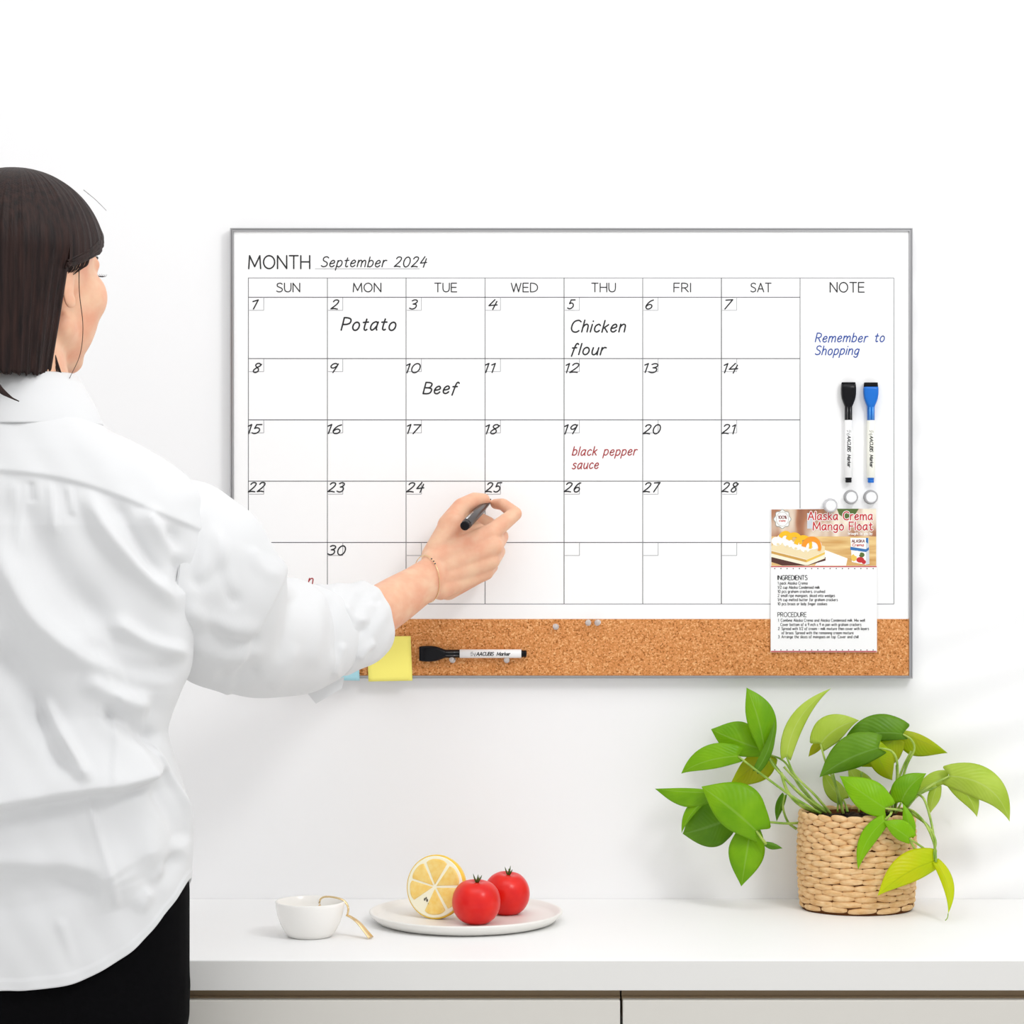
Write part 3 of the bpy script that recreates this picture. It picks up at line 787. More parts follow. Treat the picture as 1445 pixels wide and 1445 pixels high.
note('sticky_note', 517.5, 897.5, 579.5, 960.5, M['yellownote'], 'square yellow note pinned to the cork strip beside the white sleeve', .006, (2.5, 1.2))
note('sticky_note', 452, 899, 505.5, 960.5, M['bluenote'], 'light blue note mostly hidden behind the rolled white sleeve', .004, (2, -1))

def push_pin():
    r = empty('push_pin', (0, 0, 0)); k = S1
    def rg(rr, h, n=18): return [(rr*k*math.cos(2*math.pi*j/n), -h, rr*k*math.sin(2*math.pi*j/n)) for j in range(n)]
    m = MB(); m.rings([rg(4.2, .0), (rg(4.4, .0008)), rg(4.0, .0016), rg(2.4, .0024), rg(2.1, .0065), rg(3.0, .0082), rg(3.7, .0088), rg(3.7, .0100), rg(3.2, .0106)]); m.obj('pin_head', M['pinclear'], r)
    m = MB(); m.rings([rg(.9, .006), rg(.9, -.004), rg(.1, -.008)]); m.obj('pin_needle', M['steel'], r)
    return r
pn = push_pin()
for i, (px, py, dy, lab) in enumerate(((784.5, 884.5, .0008, 'lone clear push pin in the cork strip left of the pair'), (830, 878.8, .0008, 'left clear push pin of the close pair at the top of the cork'),
                                    (843, 878.8, .0008, 'right clear push pin of the close pair at the top of the cork'), (638.8, 931.5, .0008, 'clear push pin under the cap end of the level marker'),
                                    (715, 931.5, .0008, 'clear push pin under the barrel of the level marker'), (547, 900.5, .0036, 'clear push pin through the top of the yellow note'))):
    o = pn if i == 0 else copy_tree(pn)
    o.location = P(px, py, BY - dy); o.rotation_euler = (math.radians(-7), 0, math.radians(6*(i % 3 - 1)))
    tag(o, lab, 'push pin', 'clear push pins in the cork strip')

# ================================================================== PLATE
def at_top(px, py, h=0.0):
    """point on the horizontal plane `h` above the worktop seen at (px, py)"""
    dist = (CZ - TOP - h) * F / (py - 722.5)
    return Vector(((px - 722.5) * dist / F, dist - D, TOP + h))
pl = at_top(657.5, 1300.5)
m = MB(); m.lathe([(.0001, .0012), (.09, .0012), (.096, 0), (.104, .0), (.112, .0025), (.1195, .0085), (.1222, .0125), (.1222, .0140), (.1205, .0148), (.1175, .0138), (.1135, .0095), (.108, .0072), (.0001, .0068)], tuple(pl), 96)
tag(m.obj('dinner_plate', M['stone'], loc=pl), 'round off white plate carrying half a lemon and two tomatoes', 'plate')
PZ = .0069
# ================================================================== TOMATOES
GRN = mat('tomato_calyx', srgb(70, 92, 30), .6)
tm = mat('tomato_skin', srgb(224, 20, 16), .3, spec=.4, Subsurface_Weight=.08, Subsurface_Scale=.004)
add_noise_color(tm, srgb(218, 10, 12), srgb(234, 36, 22), 40, 3, .35, .7)
def tomato(r, squash, seed, stemlen, sepals):
    e = empty('tomato', (0, 0, 0)); rr = random.Random(seed)
    n = 48; rings = []
    for i in range(1, 32):
        ph = -math.pi/2 + math.pi*i/32
        rad = r*math.cos(ph)**.82; z = r*squash*math.sin(ph)
        top = max(0, math.sin(ph)); z -= r*.13*math.exp(-(rad/(r*.32))**2)*(1 if ph > 0 else -.35)
        rings.append([(rad*(1+.022*top*math.cos(5*a+seed)+.008*math.cos(3*a))*math.cos(a), rad*(1+.022*top*math.cos(5*a+seed))*math.sin(a), z) for a in [2*math.pi*k/n for k in range(n)]])
    zmin = min(p[2] for q in rings for p in q)
    rings = [[(p[0], p[1], p[2]-zmin) for p in q] for q in rings]
    zt = rings[-1][0][2]
    m = MB(); m.rings(rings); m.obj('flesh', tm, e)
    m = MB()
    for k in range(sepals):
        a = 2*math.pi*k/sepals + seed; up = .0055 + .002*rr.random()
        p0 = Vector((0, 0, zt-.001)); p1 = Vector((.004*math.cos(a), .004*math.sin(a), zt+.004)); p2 = Vector((.0058*math.cos(a), .0058*math.sin(a), zt+up+.003))
        m.tube(bez(p0, p1, p2, 6), [.0011, .0012, .0012, .001, .0008, .0005, .0001], 6)
    m.tube([(0, 0, zt-.001), (.0004, 0, zt+stemlen*.6), (.001, 0, zt+stemlen)], [.0013, .0011, .0012], 8)
    m.obj('stalk', GRN, e)
    return e
ta = tomato(.0302, .93, 1.0, .006, 5); ta.location = at_top(670.8, 1302.5, PZ); ta.rotation_euler = (math.radians(6), 0, .4)
tag(ta, 'red tomato with a green calyx at the front of the plate beside the lemon', 'tomato', 'tomatoes on the plate')
tb = tomato(.0293, .95, 2.2, .0075, 3); tb.location = at_top(712.5, 1289.0, PZ); tb.rotation_euler = (math.radians(8), math.radians(-6), 1.2)
tag(tb, 'red tomato half hidden behind the other tomato at the right', 'tomato', 'tomatoes on the plate')
# ================================================================== LEMON HALF (face along local -Y, centre of face at origin)
rind = mat('lemon_rind', srgb(246, 204, 62), .4); add_bump(rind, 500, .3, .0008)
pith = mat('lemon_pith', srgb(253, 248, 222), .6)
pulp = mat('lemon_pulp', srgb(250, 212, 112), .25, spec=.5); nzp, crp = add_noise_color(pulp, srgb(250, 208, 108), srgb(253, 222, 138), 130, 3, .35, .65)
seedm = mat('lemon_seed_hollow', srgb(92, 86, 74), .5)
le = empty('lemon_half', (0, 0, 0)); R = .0402
m = MB(); rings = []
for r_, y in ((R*.93, -.0004), (R*.965, -.0009), (R*.995, 0), (R*1.0, .003), (R*.97, .010), (R*.86, .0185), (R*.66, .026), (R*.4, .030), (R*.1, .032)):
    rings.append([(r_*math.cos(2*math.pi*k/64), y, r_*math.sin(2*math.pi*k/64)) for k in range(64)])
m.rings(rings); m.obj('rind', rind, le)
m = MB(); m.rings([[(r_*math.cos(2*math.pi*k/64), y, r_*math.sin(2*math.pi*k/64)) for k in range(64)] for r_, y in ((R*.958, -.0002), (R*.955, -.0013), (R*.92, -.0016), (R*.05, -.0016))]); m.obj('pith', pith, le)
m = MB()
angs = [38, 62, 112, 168, 214, 0]
bounds = [-52, 4, 62, 112, 150, 212]  # degrees, counter-clockwise from +x
segs = [(-112, -58), (-53, 2), (6, 56), (62, 116), (121, 166), (169, 214)]
for a0, a1 in segs:
    a0 += .6; a1 -= .6; ro = R*.865; pts = []
    ri = R*.055; am = math.radians((a0+a1)/2)
    pts.append((ri*math.cos(am), ri*math.sin(am)))
    for i in range(13):
        a = math.radians(a0 + (a1-a0)*i/12); q = 1 - .06*abs(i/6-1)**4
        pts.append((ro*q*math.cos(a), ro*q*math.sin(a)))
    c = (sum(p[0] for p in pts)/len(pts), sum(p[1] for p in pts)/len(pts))
    lv = [(1.0, -.0013), (.97, -.0021), (.9, -.0024), (.4, -.0026)]
    m.rings([[(c[0]+(p[0]-c[0])*s_, y, c[1]+(p[1]-c[1])*s_) for p in pts] for s_, y in lv], False, True)
m.obj('pulp_segments', pulp, le)
m = MB()
for (x, z, r_) in ((-.0128, -.0165, .0012), (-.0108, -.0148, .0010), (-.0093, -.0175, .0013), (-.0072, -.0215, .0007), (-.0048, -.0222, .0006)):
    m.ellipsoid((x, -.0018, z), [(r_, 0, 0), (0, .0007, 0), (0, 0, r_*1.5)], 10, 6)
m.obj('seed', seedm, le)
lc = at_top(619.5, 1295.5, PZ)
le.rotation_euler = (math.radians(-9), 0, math.radians(-24))
le.location = (lc.x - .0045, lc.y - .004, TOP + PZ + R*.995)
tag(le, 'halved lemon standing on the plate with its cut face showing', 'lemon')

# ================================================================== BOWL AND SPOON
bc = at_top(437.5, 1321.0)
k = (D + bc.y)/F
m = MB(); m.lathe([(.0001, .001), (25*k, .001), (29*k, 0), (31*k, .001), (36*k, 7*k), (42*k, 18*k), (46.5*k, 31*k), (48.6*k, 44*k), (48.9*k, 49*k), (48.0*k, 50*k), (47.0*k, 49*k), (45.6*k, 40*k), (41*k, 24*k), (32*k, 12*k), (16*k, 6.5*k), (.0001, 6*k)], tuple(bc), 72)
tag(m.obj('small_bowl', M['ceramic'], loc=bc), 'small white bowl on the worktop between woman and plate', 'bowl')
# golden spoon hooked over the bowl rim, handle end on the worktop
spb = at_top(523.5, 1325.0, .0)
sp = empty('spoon', spb); tag(sp, 'gold spoon leaning from the bowl rim down to the worktop', 'spoon')
Yb = bc.y
def sweep(pts, ws, th, mt, name, parent):
    """flat bar: width ws across, thickness th"""
    pts = [Vector(p) for p in pts]; rs = []
    for i, p in enumerate(pts):
        t = (pts[min(i+1, len(pts)-1)] - pts[max(i-1, 0)]).normalized()
        s_ = t.cross(Vector((0, 0, 1)));
        s_ = Vector((.55, -.80, .1)) if s_.length < .2 else s_.normalized()
        nrm = s_.cross(t).normalized(); w = ws[i]
        rs.append([p + s_*(w*math.cos(a)) + nrm*(th*math.sin(a)) for a in [2*math.pi*j/12 for j in range(12)]])
    m = MB(); m.rings(rs); return m.obj(name, mt, parent)
hp = [spb + Vector((0, 0, .0016)), P(516, 1314, spb.y + .004), P(506, 1302, (spb.y + Yb)/2), P(496, 1294.5, Yb - .004), P(489.5, 1291.5, Yb)]
hp = [Vector(p) for p in catmull(hp, 6)]
n_ = len(hp)
sweep(hp, [.0058 - .0036*(i/(n_-1)) for i in range(n_)], .0013, M['gold'], 'handle', sp)
nk = [Vector(p) for p in catmull([P(489.8, 1291.8, Yb), P(491.5, 1284, Yb), P(489.5, 1276, Yb+.001), P(483, 1269.5, Yb+.003), P(470, 1266.0, Yb+.006), P(459, 1265.5, Yb+.008), P(452.5, 1268.5, Yb+.009), P(450.5, 1275, Yb+.009)], 6)]
n_ = len(nk)
sweep(nk, [.0016 + .0007*(i/(n_-1)) for i in range(n_)], .0012, M['gold'], 'neck', sp)
m = MB(); e0 = nk[-1]
vs = []; A = Vector((-.12, .02, -.99)).normalized(); Bq = Vector((.3, .95, 0)).normalized(); Bq = (Bq - A*A.dot(Bq)).normalized(); Cq = A.cross(Bq)
c0 = e0 + A*.015
if Cq.z < 0: Cq = -Cq
rs = []
for i in range(1, 10):
    q = i/10
    rs.append([c0 + A*(.016*q*math.cos(a)) + Bq*(.0105*q*math.sin(a)) - Cq*(.0045*(1-q*q)) for a in [2*math.pi*j/24 for j in range(24)]])
for i in range(9, 0, -1):
    q = i/10*.96
    rs.append([c0 + A*(.016*q*math.cos(a)) + Bq*(.0105*q*math.sin(a)) - Cq*(.0045*(1-q*q)) + Cq*.0008 for a in [2*math.pi*j/24 for j in range(24)]])
m.rings(rs); m.obj('spoon_bowl', M['gold'], sp)

# ================================================================== POTTED PLANT
BCx, BCy = .4505, -.078
BRx, BRy = .0760, .0640
BH = .1285
pp = empty('potted_plant', (BCx, BCy, TOP)); tag(pp, 'leafy green trailing plant in a woven basket on the worktop', 'plant')
m = MB(); m.lathe([(.0001, .0), (.93, 0), (.965, .006), (.97, .03), (.955, BH-.006), (.90, BH-.006), (.90, BH-.03), (.0001, BH-.03)], (BCx, BCy, TOP), 64, sx=BRx, sy=BRy)
m2 = MB(); m2.v = []; m2.f = []
for v in m.v: m2.v.append(v)
m2.f = m.f; m2.m = m.m
bk = m2.obj('basket', M['wickercore'], pp)
m = MB(); rows = 17; rr = random.Random(7)
for r in range(rows):
    fr = (r + .5)/rows
    z = TOP + .003 + (BH - .004)*fr
    big = .0036 if fr > .62 else .0031
    half = (BH-.004)/rows*(.62 if fr > .62 else .57)
    nb = 22 if fr > .62 else 16
    if r < 2: nb = 12
    flare = 1.0 - .018*math.cos(fr*math.pi*2) - (.02 if r == 0 else 0)
    off = (r % 2)*.5 + rr.uniform(-.1, .1)
    for k_ in range(nb):
        a = 2*math.pi*(k_ + off)/nb; jz = rr.uniform(-.0007, .0007)
        da = 2*math.pi/nb*(.60 if nb > 12 else .62)
        ringz = []; ns = 9
        tilt = rr.uniform(-.0012, .0012) + (.0012 if fr > .62 else 0)*(1 if r % 2 else -1)
        for i in range(ns):
            s_ = -1 + 2*i/(ns-1); q = max(1 - abs(s_)**(2.3 if fr > .62 else 3.2), .0)**(.55 if fr > .62 else .42)
            q = max(q, .06); aa = a + da*s_
            ring = []
            bul = .0018*(1-s_*s_)
            for j in range(10):
                b_ = 2*math.pi*j/10
                dr = big*q*math.cos(b_) + bul
                ring.append((BCx + (BRx*flare*.958 + dr)*math.cos(aa), BCy + (BRy*flare*.958 + dr)*math.sin(aa), z + jz + tilt*s_ + half*q*math.sin(b_)))
            ringz.append(ring)
        m.rings(ringz)
tag(m.obj('weave', M['wicker'], bk), 'tan braided strands')
m = MB()
for ring in (1,):
    n = 40; vs = [(BCx, BCy, TOP+BH-.012)]; fs = []
    for i in range(1, 9):
        for k_ in range(n):
            a = 2*math.pi*k_/n; q = i/8*.90
            vs.append((BCx+BRx*q*math.cos(a), BCy+BRy*q*math.sin(a), TOP+BH-.013+.003*rr.random()+.003*(1-q*q)))
    for k_ in range(n): fs.append((0, 1+k_, 1+(k_+1) % n))
    for i in range(7):
        for k_ in range(n): fs.append((1+i*n+k_, 1+(i+1)*n+k_, 1+(i+1)*n+(k_+1) % n, 1+i*n+(k_+1) % n))
    m.add(vs, fs)
for i in range(60):
    a = rr.uniform(0, 6.28); q = rr.uniform(0, .85)**.5*.85; s_ = rr.uniform(.002, .005)
    m.ellipsoid((BCx+BRx*q*math.cos(a), BCy+BRy*q*math.sin(a), TOP+BH-.010+rr.uniform(0, .003)), [(s_, 0, 0), (0, s_*.8, 0), (0, 0, s_*.6)], 8, 5)
m.obj('soil', M['soil'], pp)
YC = BCy
def leaf(base, tip, wl, wr, mt, stem=None, ctrl=(0, 0), fold=.35, arch=.006, e1=.5, e2=.85, wave=.0, sr=.0015, edge=0.0, p=.66):
    """base, tip = (px, py, Y); wl / wr = half widths in px left / right of the way base -> tip; fold > 0: edges bend away from the camera"""
    b3 = Vector((base[0], base[1], base[2])); t3 = Vector((tip[0], tip[1], tip[2]))
    nt, nu = 22, 12
    vs = []; fs = []; uv = []
    c2 = ((base[0]+tip[0])/2 + ctrl[0], (base[1]+tip[1])/2 + ctrl[1])
    pk = (e1/(e1+e2)); nrm = (pk+.02)**e1*(1-pk)**e2
    for i in range(nt+1):
        t = i/nt
        x = base[0]*(1-t)**2 + 2*c2[0]*t*(1-t) + tip[0]*t*t; y = base[1]*(1-t)**2 + 2*c2[1]*t*(1-t) + tip[1]*t*t
        dx = 2*(1-t)*(c2[0]-base[0]) + 2*t*(tip[0]-c2[0]); dy = 2*(1-t)*(c2[1]-base[1]) + 2*t*(tip[1]-c2[1])
        l = math.hypot(dx, dy) or 1; dx /= l; dy /= l
        Y = base[2]*(1-t) + tip[2]*t - arch*4*t*(1-t)
        tq = (t*.955+.045)**p
        w = max(math.sin(math.pi*min(tq, 1)), 0)**(.62+.42*t) if t < 1 else 0
        lob = max(0, 1 - t/.16)**1.5*.34*min(1, (wl+wr)/max(.7*math.hypot(tip[0]-base[0], tip[1]-base[1]), 1))
        for j in range(nu+1):
            u = -1 + 2*j/nu; hw_ = (wl if u < 0 else wr); s_ = abs(u)
            # left of the direction (screen, y down) is (dy, -dx)
            ox = (dy if u < 0 else -dy)*hw_*w*s_; oy = (-dx if u < 0 else dx)*hw_*w*s_
            back = lob*l*s_**1.3*.5*(1-.35*s_**6)
            YY = Y + fold*hw_*w*s_**1.4*S1 + wave*math.sin(t*9+u*2)*s_*w + edge*u*w*hw_*S1
            vs.append(P(x+ox - dx*back, y+oy - dy*back, min(YY, -.004))); uv.append(((u+1)/2, t))
    W_ = nu+1
    for i in range(nt):
        for j in range(nu):
            a = i*W_+j; fs.append((a, a+1, a+W_+1, a+W_))
    o = obj('leaf', vs, fs, M[mt], pp, True, uv)
    sd = o.modifiers.new('thickness', 'SOLIDIFY'); sd.thickness = .0006; sd.offset = 0
    if stem:
        pts = [Vector(q) for q in catmull([P(*q) for q in stem] + [P(*base)], 7)]
        n = len(pts); mm = MB(); mm.tube(pts, [sr*(1.25 - .45*i/(n-1)) for i in range(n)], 8); mm.obj('stem', M['stem'], o)
    return o
S0 = (1166, 1147, -.085); S2 = (1180, 1146, -.08); S3 = (1252, 1146, -.075); S4 = (1262, 1146, -.085)
# left cluster
leaf((1079, 1060, -.085), (1053.5, 970.5, -.075), 16, 25, 'leaf_mid', [S0, (1128, 1118, -.09), (1096, 1086, -.09)], (6, -4), .22, p=.98, arch=.006)
leaf((1077, 1058, -.070), (1003.5, 1029, -.06), 20, 28, 'leaf_mid', [(1160, 1147, -.08), (1120, 1112, -.08), (1092, 1078, -.075)], (-4, 2), .25, .004, p=.92)
leaf((1041.5, 1067, -.105), (961.5, 1091.5, -.095), 13, 22, 'leaf_mid', [(1158, 1148, -.09), (1118, 1124, -.10), (1074, 1092, -.105)], (-12, -9), .3, .006, .45, .8)
leaf((1067.5, 1088, -.105), (1093, 1015, -.09), 8, 7, 'leaf_dark', None, (10, 5), .5, .004, .6, .9)
leaf((1084, 1064, -.05), (1028, 1112, -.045), 26, 16, 'leaf_olive', [(1162, 1144, -.06), (1130, 1112, -.055), (1108, 1076, -.05)], (4, -6), .25, .003, .5, .6)
leaf((1001, 1118, -.095), (924.5, 1113, -.085), 22, 5, 'leaf_mid', None, (-4, 2), .3, .003, .35, 1.0)
leaf((1024, 1158, -.075), (963.5, 1176.5, -.07), 30, 48, 'leaf_dark', [(1150, 1158, -.06), (1112, 1162, -.07), (1064, 1158, -.075)], (-2, 4), .2, .004, .5, .55)
leaf((999, 1126, -.090), (962, 1175, -.08), 4, 11, 'leaf_mid', None, (-10, -4), .5, .003, .5, .9)
leaf((1067, 1172.5, -.125), (990, 1110, -.105), 25, 43, 'leaf_mid', [(1081, 1191, -.12), (1075, 1183, -.125)], (2, -3), .25, .009, p=.8)
leaf((1058, 1177, -.110), (1046, 1250.5, -.105), 25, 26, 'leaf_mid', None, (0, 0), .35, .008, .42, .72)
leaf((1081, 1190, -.12), (1104, 1197, -.12), 3, 6.5, 'leaf_dark', [(1066, 1170, -.12), (1074, 1182, -.12)], (0, -1), .5, .002)
leaf((1110, 1068, -.095), (1172.5, 971.5, -.08), 13, 11, 'leaf_pale', [(1172, 1148, -.085), (1150, 1122, -.09), (1122, 1094, -.095)], (-24, -14), .35, .004, .34, 1.25)
leaf((1107, 1122, -.055), (1096, 1159, -.05), 5, 7, 'leaf_dark', [(1124, 1170, -.055), (1112, 1160, -.055), (1105, 1140, -.055)], (-3, 0), .4, .002)
# top centre
leaf((1158, 1050, -.085), (1212, 1016.5, -.075), 25, 16, 'leaf_pale', [(1190, 1148, -.075), (1180, 1110, -.08), (1166, 1078, -.085)], (-8, -10), .25, .006, .5, .85)
leaf((1160, 1050, -.070), (1141, 1067.5, -.06), 4, 9, 'leaf_olive', None, (0, 0), .3, .002)
leaf((1274, 1036, -.075), (1188, 1050, -.065), 11, 27, 'leaf_dark', [(1262, 1144, -.07), (1278, 1084, -.072), (1290, 1058, -.075), (1286, 1044, -.075)], (-8, -14), .35, .006, .45, .7)
leaf((1240, 1055.5, -.115), (1156.5, 1096.5, -.10), 17, 31, 'leaf_dark', [S4, (1266, 1110, -.10), (1266, 1076, -.112), (1258, 1060, -.116)], (-6, -8), .35, .009, .45, .75)
leaf((1274, 1036, -.058), (1337, 1062.5, -.05), 8, 24, 'leaf_olive', None, (-2, -4), .3, .004, .42, .95)
leaf((1262, 1042, -.066), (1216, 1082, -.06), 26, 20, 'leaf_olive', None, (2, 0), .2, .003, .5, .6)
leaf((1234, 1056, -.080), (1259, 1101, -.07), 20, 14, 'leaf_olive', None, (-2, 6), .25, .004, .5, .8)
leaf((1272, 1132, -.11), (1307, 1091.5, -.10), 22, 15, 'leaf_mid', [(1264, 1147, -.095), (1268, 1140, -.105)], (-9, -5), .3, .006, .5, .75)
leaf((1249, 1140.5, -.15), (1185, 1095, -.125), 21, 25, 'leaf_bright', [(1272, 1144, -.12), (1262, 1142, -.14)], (-2, 1), .3, .010, .45, .55)
leaf((1190, 1128, -.06), (1161, 1088, -.05), 13, 13, 'leaf_pale', [(1196, 1146, -.065), (1194, 1138, -.06)], (-4, 4), .3, .003)
leaf((1222, 1128, -.05), (1196, 1080, -.045), 13, 20, 'leaf_pale', [(1224, 1146, -.055), (1224, 1138, -.05)], (2, 0), .3, .003)
leaf((1249, 1157, -.150), (1211, 1227, -.148), 11, 13, 'leaf_bright', [(1258, 1146, -.14), (1256, 1150, -.148)], (-14, -8), .35, .004, .5, .9)
leaf((1283, 1183, -.150), (1247, 1159, -.150), 11, 17, 'leaf_bright', [(1318, 1208, -.12), (1302, 1196, -.14)], (0, -2), .3, .006, .45, .6)
leaf((1284, 1180, -.142), (1274, 1134, -.135), 9, 9, 'leaf_bright', None, (5, 0), .3, .004)
leaf((1319, 1215, -.145), (1238.5, 1264, -.168), 16, 27, 'leaf_lime', [(1284, 1146, -.10), (1308, 1164, -.12), (1320, 1186, -.14), (1318, 1204, -.145)], (-6, -10), .25, .006, .45, .62)
leaf((1321, 1217, -.150), (1338, 1289, -.195), 10, 7, 'leaf_lime', None, (16, -2), .4, .003, .5, .7)
# right side
leaf((1340, 1095, -.085), (1424.5, 1159, -.08), 24, 22, 'leaf_pale', [(1276, 1138, -.08), (1290, 1124, -.085), (1318, 1106, -.088)], (26, -28), .3, .008, .45, .72)
leaf((1339, 1097, -.080), (1378.5, 1152.5, -.075), 18, 14, 'leaf_pale', None, (12, -6), .35, .005, .5, .75)
leaf((1338, 1096, -.072), (1288, 1122, -.07), 8, 14, 'leaf_pale', None, (-2, -4), .3, .003, .5, .8)
leaf((1322, 1110, -.076), (1313, 1147, -.074), 10, 8, 'leaf_pale', [(1278, 1142, -.08), (1296, 1122, -.08)], (-4, 2), .3, .003)
# bare vines
def vine(pts, r=.0016, mt='stem', nm='vine'):
    q = [Vector(p) for p in catmull([P(*p) for p in pts], 7)]; mm = MB(); mm.tube(q, r, 8); return mm.obj(nm, M[mt], pp)
vine([S3, (1282, 1142, -.10), (1304, 1160, -.13), (1318, 1190, -.14), (1321, 1217, -.150)])
vine([(1290, 1118, -.085), (1304, 1128, -.10), (1314, 1160, -.12), (1319, 1195, -.135), (1318, 1212, -.145)])
vine([(1283, 1183, -.148), (1294, 1204, -.142), (1302, 1218, -.138)])
vine([(1250, 1143, -.10), (1260, 1128, -.10), (1266, 1100, -.10), (1266, 1080, -.108)], .0021)
vine([(1258, 1146, -.07), (1262, 1120, -.07), (1274, 1084, -.068), (1286, 1060, -.07)], .0016)
vine([(1212, 1146, -.06), (1212, 1120, -.06), (1216, 1090, -.062)], .0013)
vine([(1182, 1146, -.075), (1182, 1124, -.075), (1176, 1092, -.08)], .0013)
vine([(1156, 1147, -.075), (1132, 1138, -.08), (1112, 1118, -.09), (1102, 1090, -.09)], .0022)
vine([(1170, 1146, -.07), (1150, 1132, -.07), (1128, 1106, -.065), (1106, 1082, -.06)], .0015)
vine([(1248, 1146, -.085), (1254, 1128, -.088), (1262, 1112, -.095)], .0034, 'stemend', 'stem_sheath')
vine([(1338, 1289, -.195), (1337, 1295, -.197), (1334, 1299, -.198)], .0006, 'stem', 'leaf_tip')

# ================================================================== PERSON
PYc = -.582
pe = empty('person', ((40-722.5)*(D+PYc)/F, PYc, 0))
tag(pe, 'woman in a loose white shirt and black trousers seen from behind writing on the board', 'person')
K0 = (D + PYc) / F
def zref(py): return CZ - (py - 722.5) * K0
PX = (40 - 722.5) * K0        # body axis x

# ---- head frame: facing right and away
HC = Vector(((35-722.5)*(D-.565)/F, -.565, CZ - (374-722.5)*(D-.565)/F))
yaw = math.radians(32)
HF = Vector((math.sin(yaw), math.cos(yaw), 0)); HR = Vector((math.cos(yaw), -math.sin(yaw), 0)); HU = Vector((0, 0, 1))
def hd(f, r, u): return HC + HF*f + HR*r + HU*u

# ---- hand joints (px, py, Y)
def HJ(*q): return P(*q)
sk = MB()
sk.ellipsoid(hd(-.012, 0, .012), [HF*.094, HR*.074, HU*.088])
sk.ellipsoid(hd(.036, 0, -.040), [HF*.053, HR*.063, HU*.080])
sk.roundcone(hd(.004, .050, -.070), .017, hd(.062, .010, -.103), .016)
sk.roundcone(hd(.004, -.050, -.070), .017, hd(.062, -.010, -.103), .016)
sk.roundcone(hd(.058, 0, -.095), .020, hd(.066, 0, -.090), .018)
sk.ellipsoid(hd(.030, 0, -.080), [HF*.040, HR*.042, HU*.030])
for s_ in (1, -1):
    sk.ellipsoid(hd(.050, s_*.038, -.034), [HF*.030, HR*.029, HU*.032])
    sk.roundcone(hd(.078, s_*.012, .004), .010, hd(.066, s_*.040, .004), .010)
    # ear
    sk.ellipsoid(hd(-.010, s_*.0725, -.022), [HF*.014 + HR*(s_*-.004), HR*.0045, HU*.028])
    sk.ellipsoid(hd(-.004, s_*.0705, -.044), [HF*.008, HR*.005, HU*.009])
sk.roundcone(hd(.086, 0, -.004), .007, hd(.103, 0, -.040), .010)
for s_ in (1, -1): sk.ellipsoid(hd(.096, s_*.010, -.043), [HF*.009, HR*.007, HU*.007])
sk.ellipsoid(hd(.084, 0, -.064), [HF*.010, HR*.022, HU*.006])
sk.ellipsoid(hd(.082, 0, -.074), [HF*.010, HR*.019, HU*.007])
# neck and trunk under the clothes
nb = Vector((PX, -.575, zref(600)))
sk.roundcone(hd(-.028, 0, -.060), .052, nb, .055)
sk.ellipsoid((PX, PYc, zref(850)), [(.145, 0, 0), (0, .082, 0), (0, 0, .165)])
sk.ellipsoid((PX, PYc, zref(1050)), [(.120, 0, 0), (0, .082, 0), (0, 0, .20)])
sk.ellipsoid((PX, PYc, zref(1260)), [(.150, 0, 0), (0, .095, 0), (0, 0, .15)])
sk.roundcone(nb + Vector((0, 0, -.065)), .038, (PX+.135, PYc+.02, zref(735)), .045)
sk.roundcone(nb + Vector((0, 0, -.065)), .038, (PX-.135, PYc, zref(735)), .045)
# right arm
SH = Vector((PX+.150, PYc+.035, zref(765))); EL = HJ(398, 893, -.33); FM = HJ(520, 872, -.205); WR = HJ(611, 813, -.118)
sk.roundcone(SH, .045, EL, .034); sk.roundcone(EL, .034, FM, .030)
FM2 = HJ(560, 846, -.165)
def oval(c, ax, rv, rd, n=24):
    """ring across the arm: rv in the picture plane, rd in depth"""
    t = Vector(ax).normalized(); up = Vector((0, 0, 1)); u = (up - t*up.dot(t)).normalized(); w = t.cross(u)
    return [Vector(c) + u*(rv*math.cos(2*math.pi*k/n)) + w*(rd*math.sin(2*math.pi*k/n)) for k in range(n)]
axA = WR - FM
sk.rings([oval(FM - axA*.5, axA, .031, .029), oval(FM, axA, .0335, .030), oval(FM2, axA, .0305, .028), oval((FM2+WR)/2, axA, .0275, .0235), oval(WR, axA, .0265, .0205), oval(WR + axA*.12, axA, .0275, .0195)])
# palm: four metacarpals with knuckles
wi = HJ(611, 792, -.116); wl_ = HJ(622, 830, -.116)
mcp = [HJ(693, 752, -.100), HJ(697, 771, -.107), HJ(693, 791, -.104), HJ(685, 807, -.096)]
mr = [.0128, .0128, .0120, .0112]
for i in range(4):
    a = wi.lerp(wl_, i/3)
    sk.roundcone(a, .0155, mcp[i], mr[i])
    sk.roundcone(a + Vector((0, .014, 0)), .0145, mcp[i] + Vector((0, .012, 0)), mr[i])
sk.roundcone(HJ(632, 832, -.100), .014, HJ(684, 806, -.086), .0115)          # heel of the hand
# thenar mass and web
sk.roundcone(HJ(612, 785, -.105), .0165, HJ(640, 737, -.096), .0165)
sk.roundcone(HJ(638, 750, -.093), .0145, HJ(674, 750, -.086), .0115)
sk.roundcone(HJ(640, 735, -.088), .0145, HJ(666, 742, -.080), .0100)
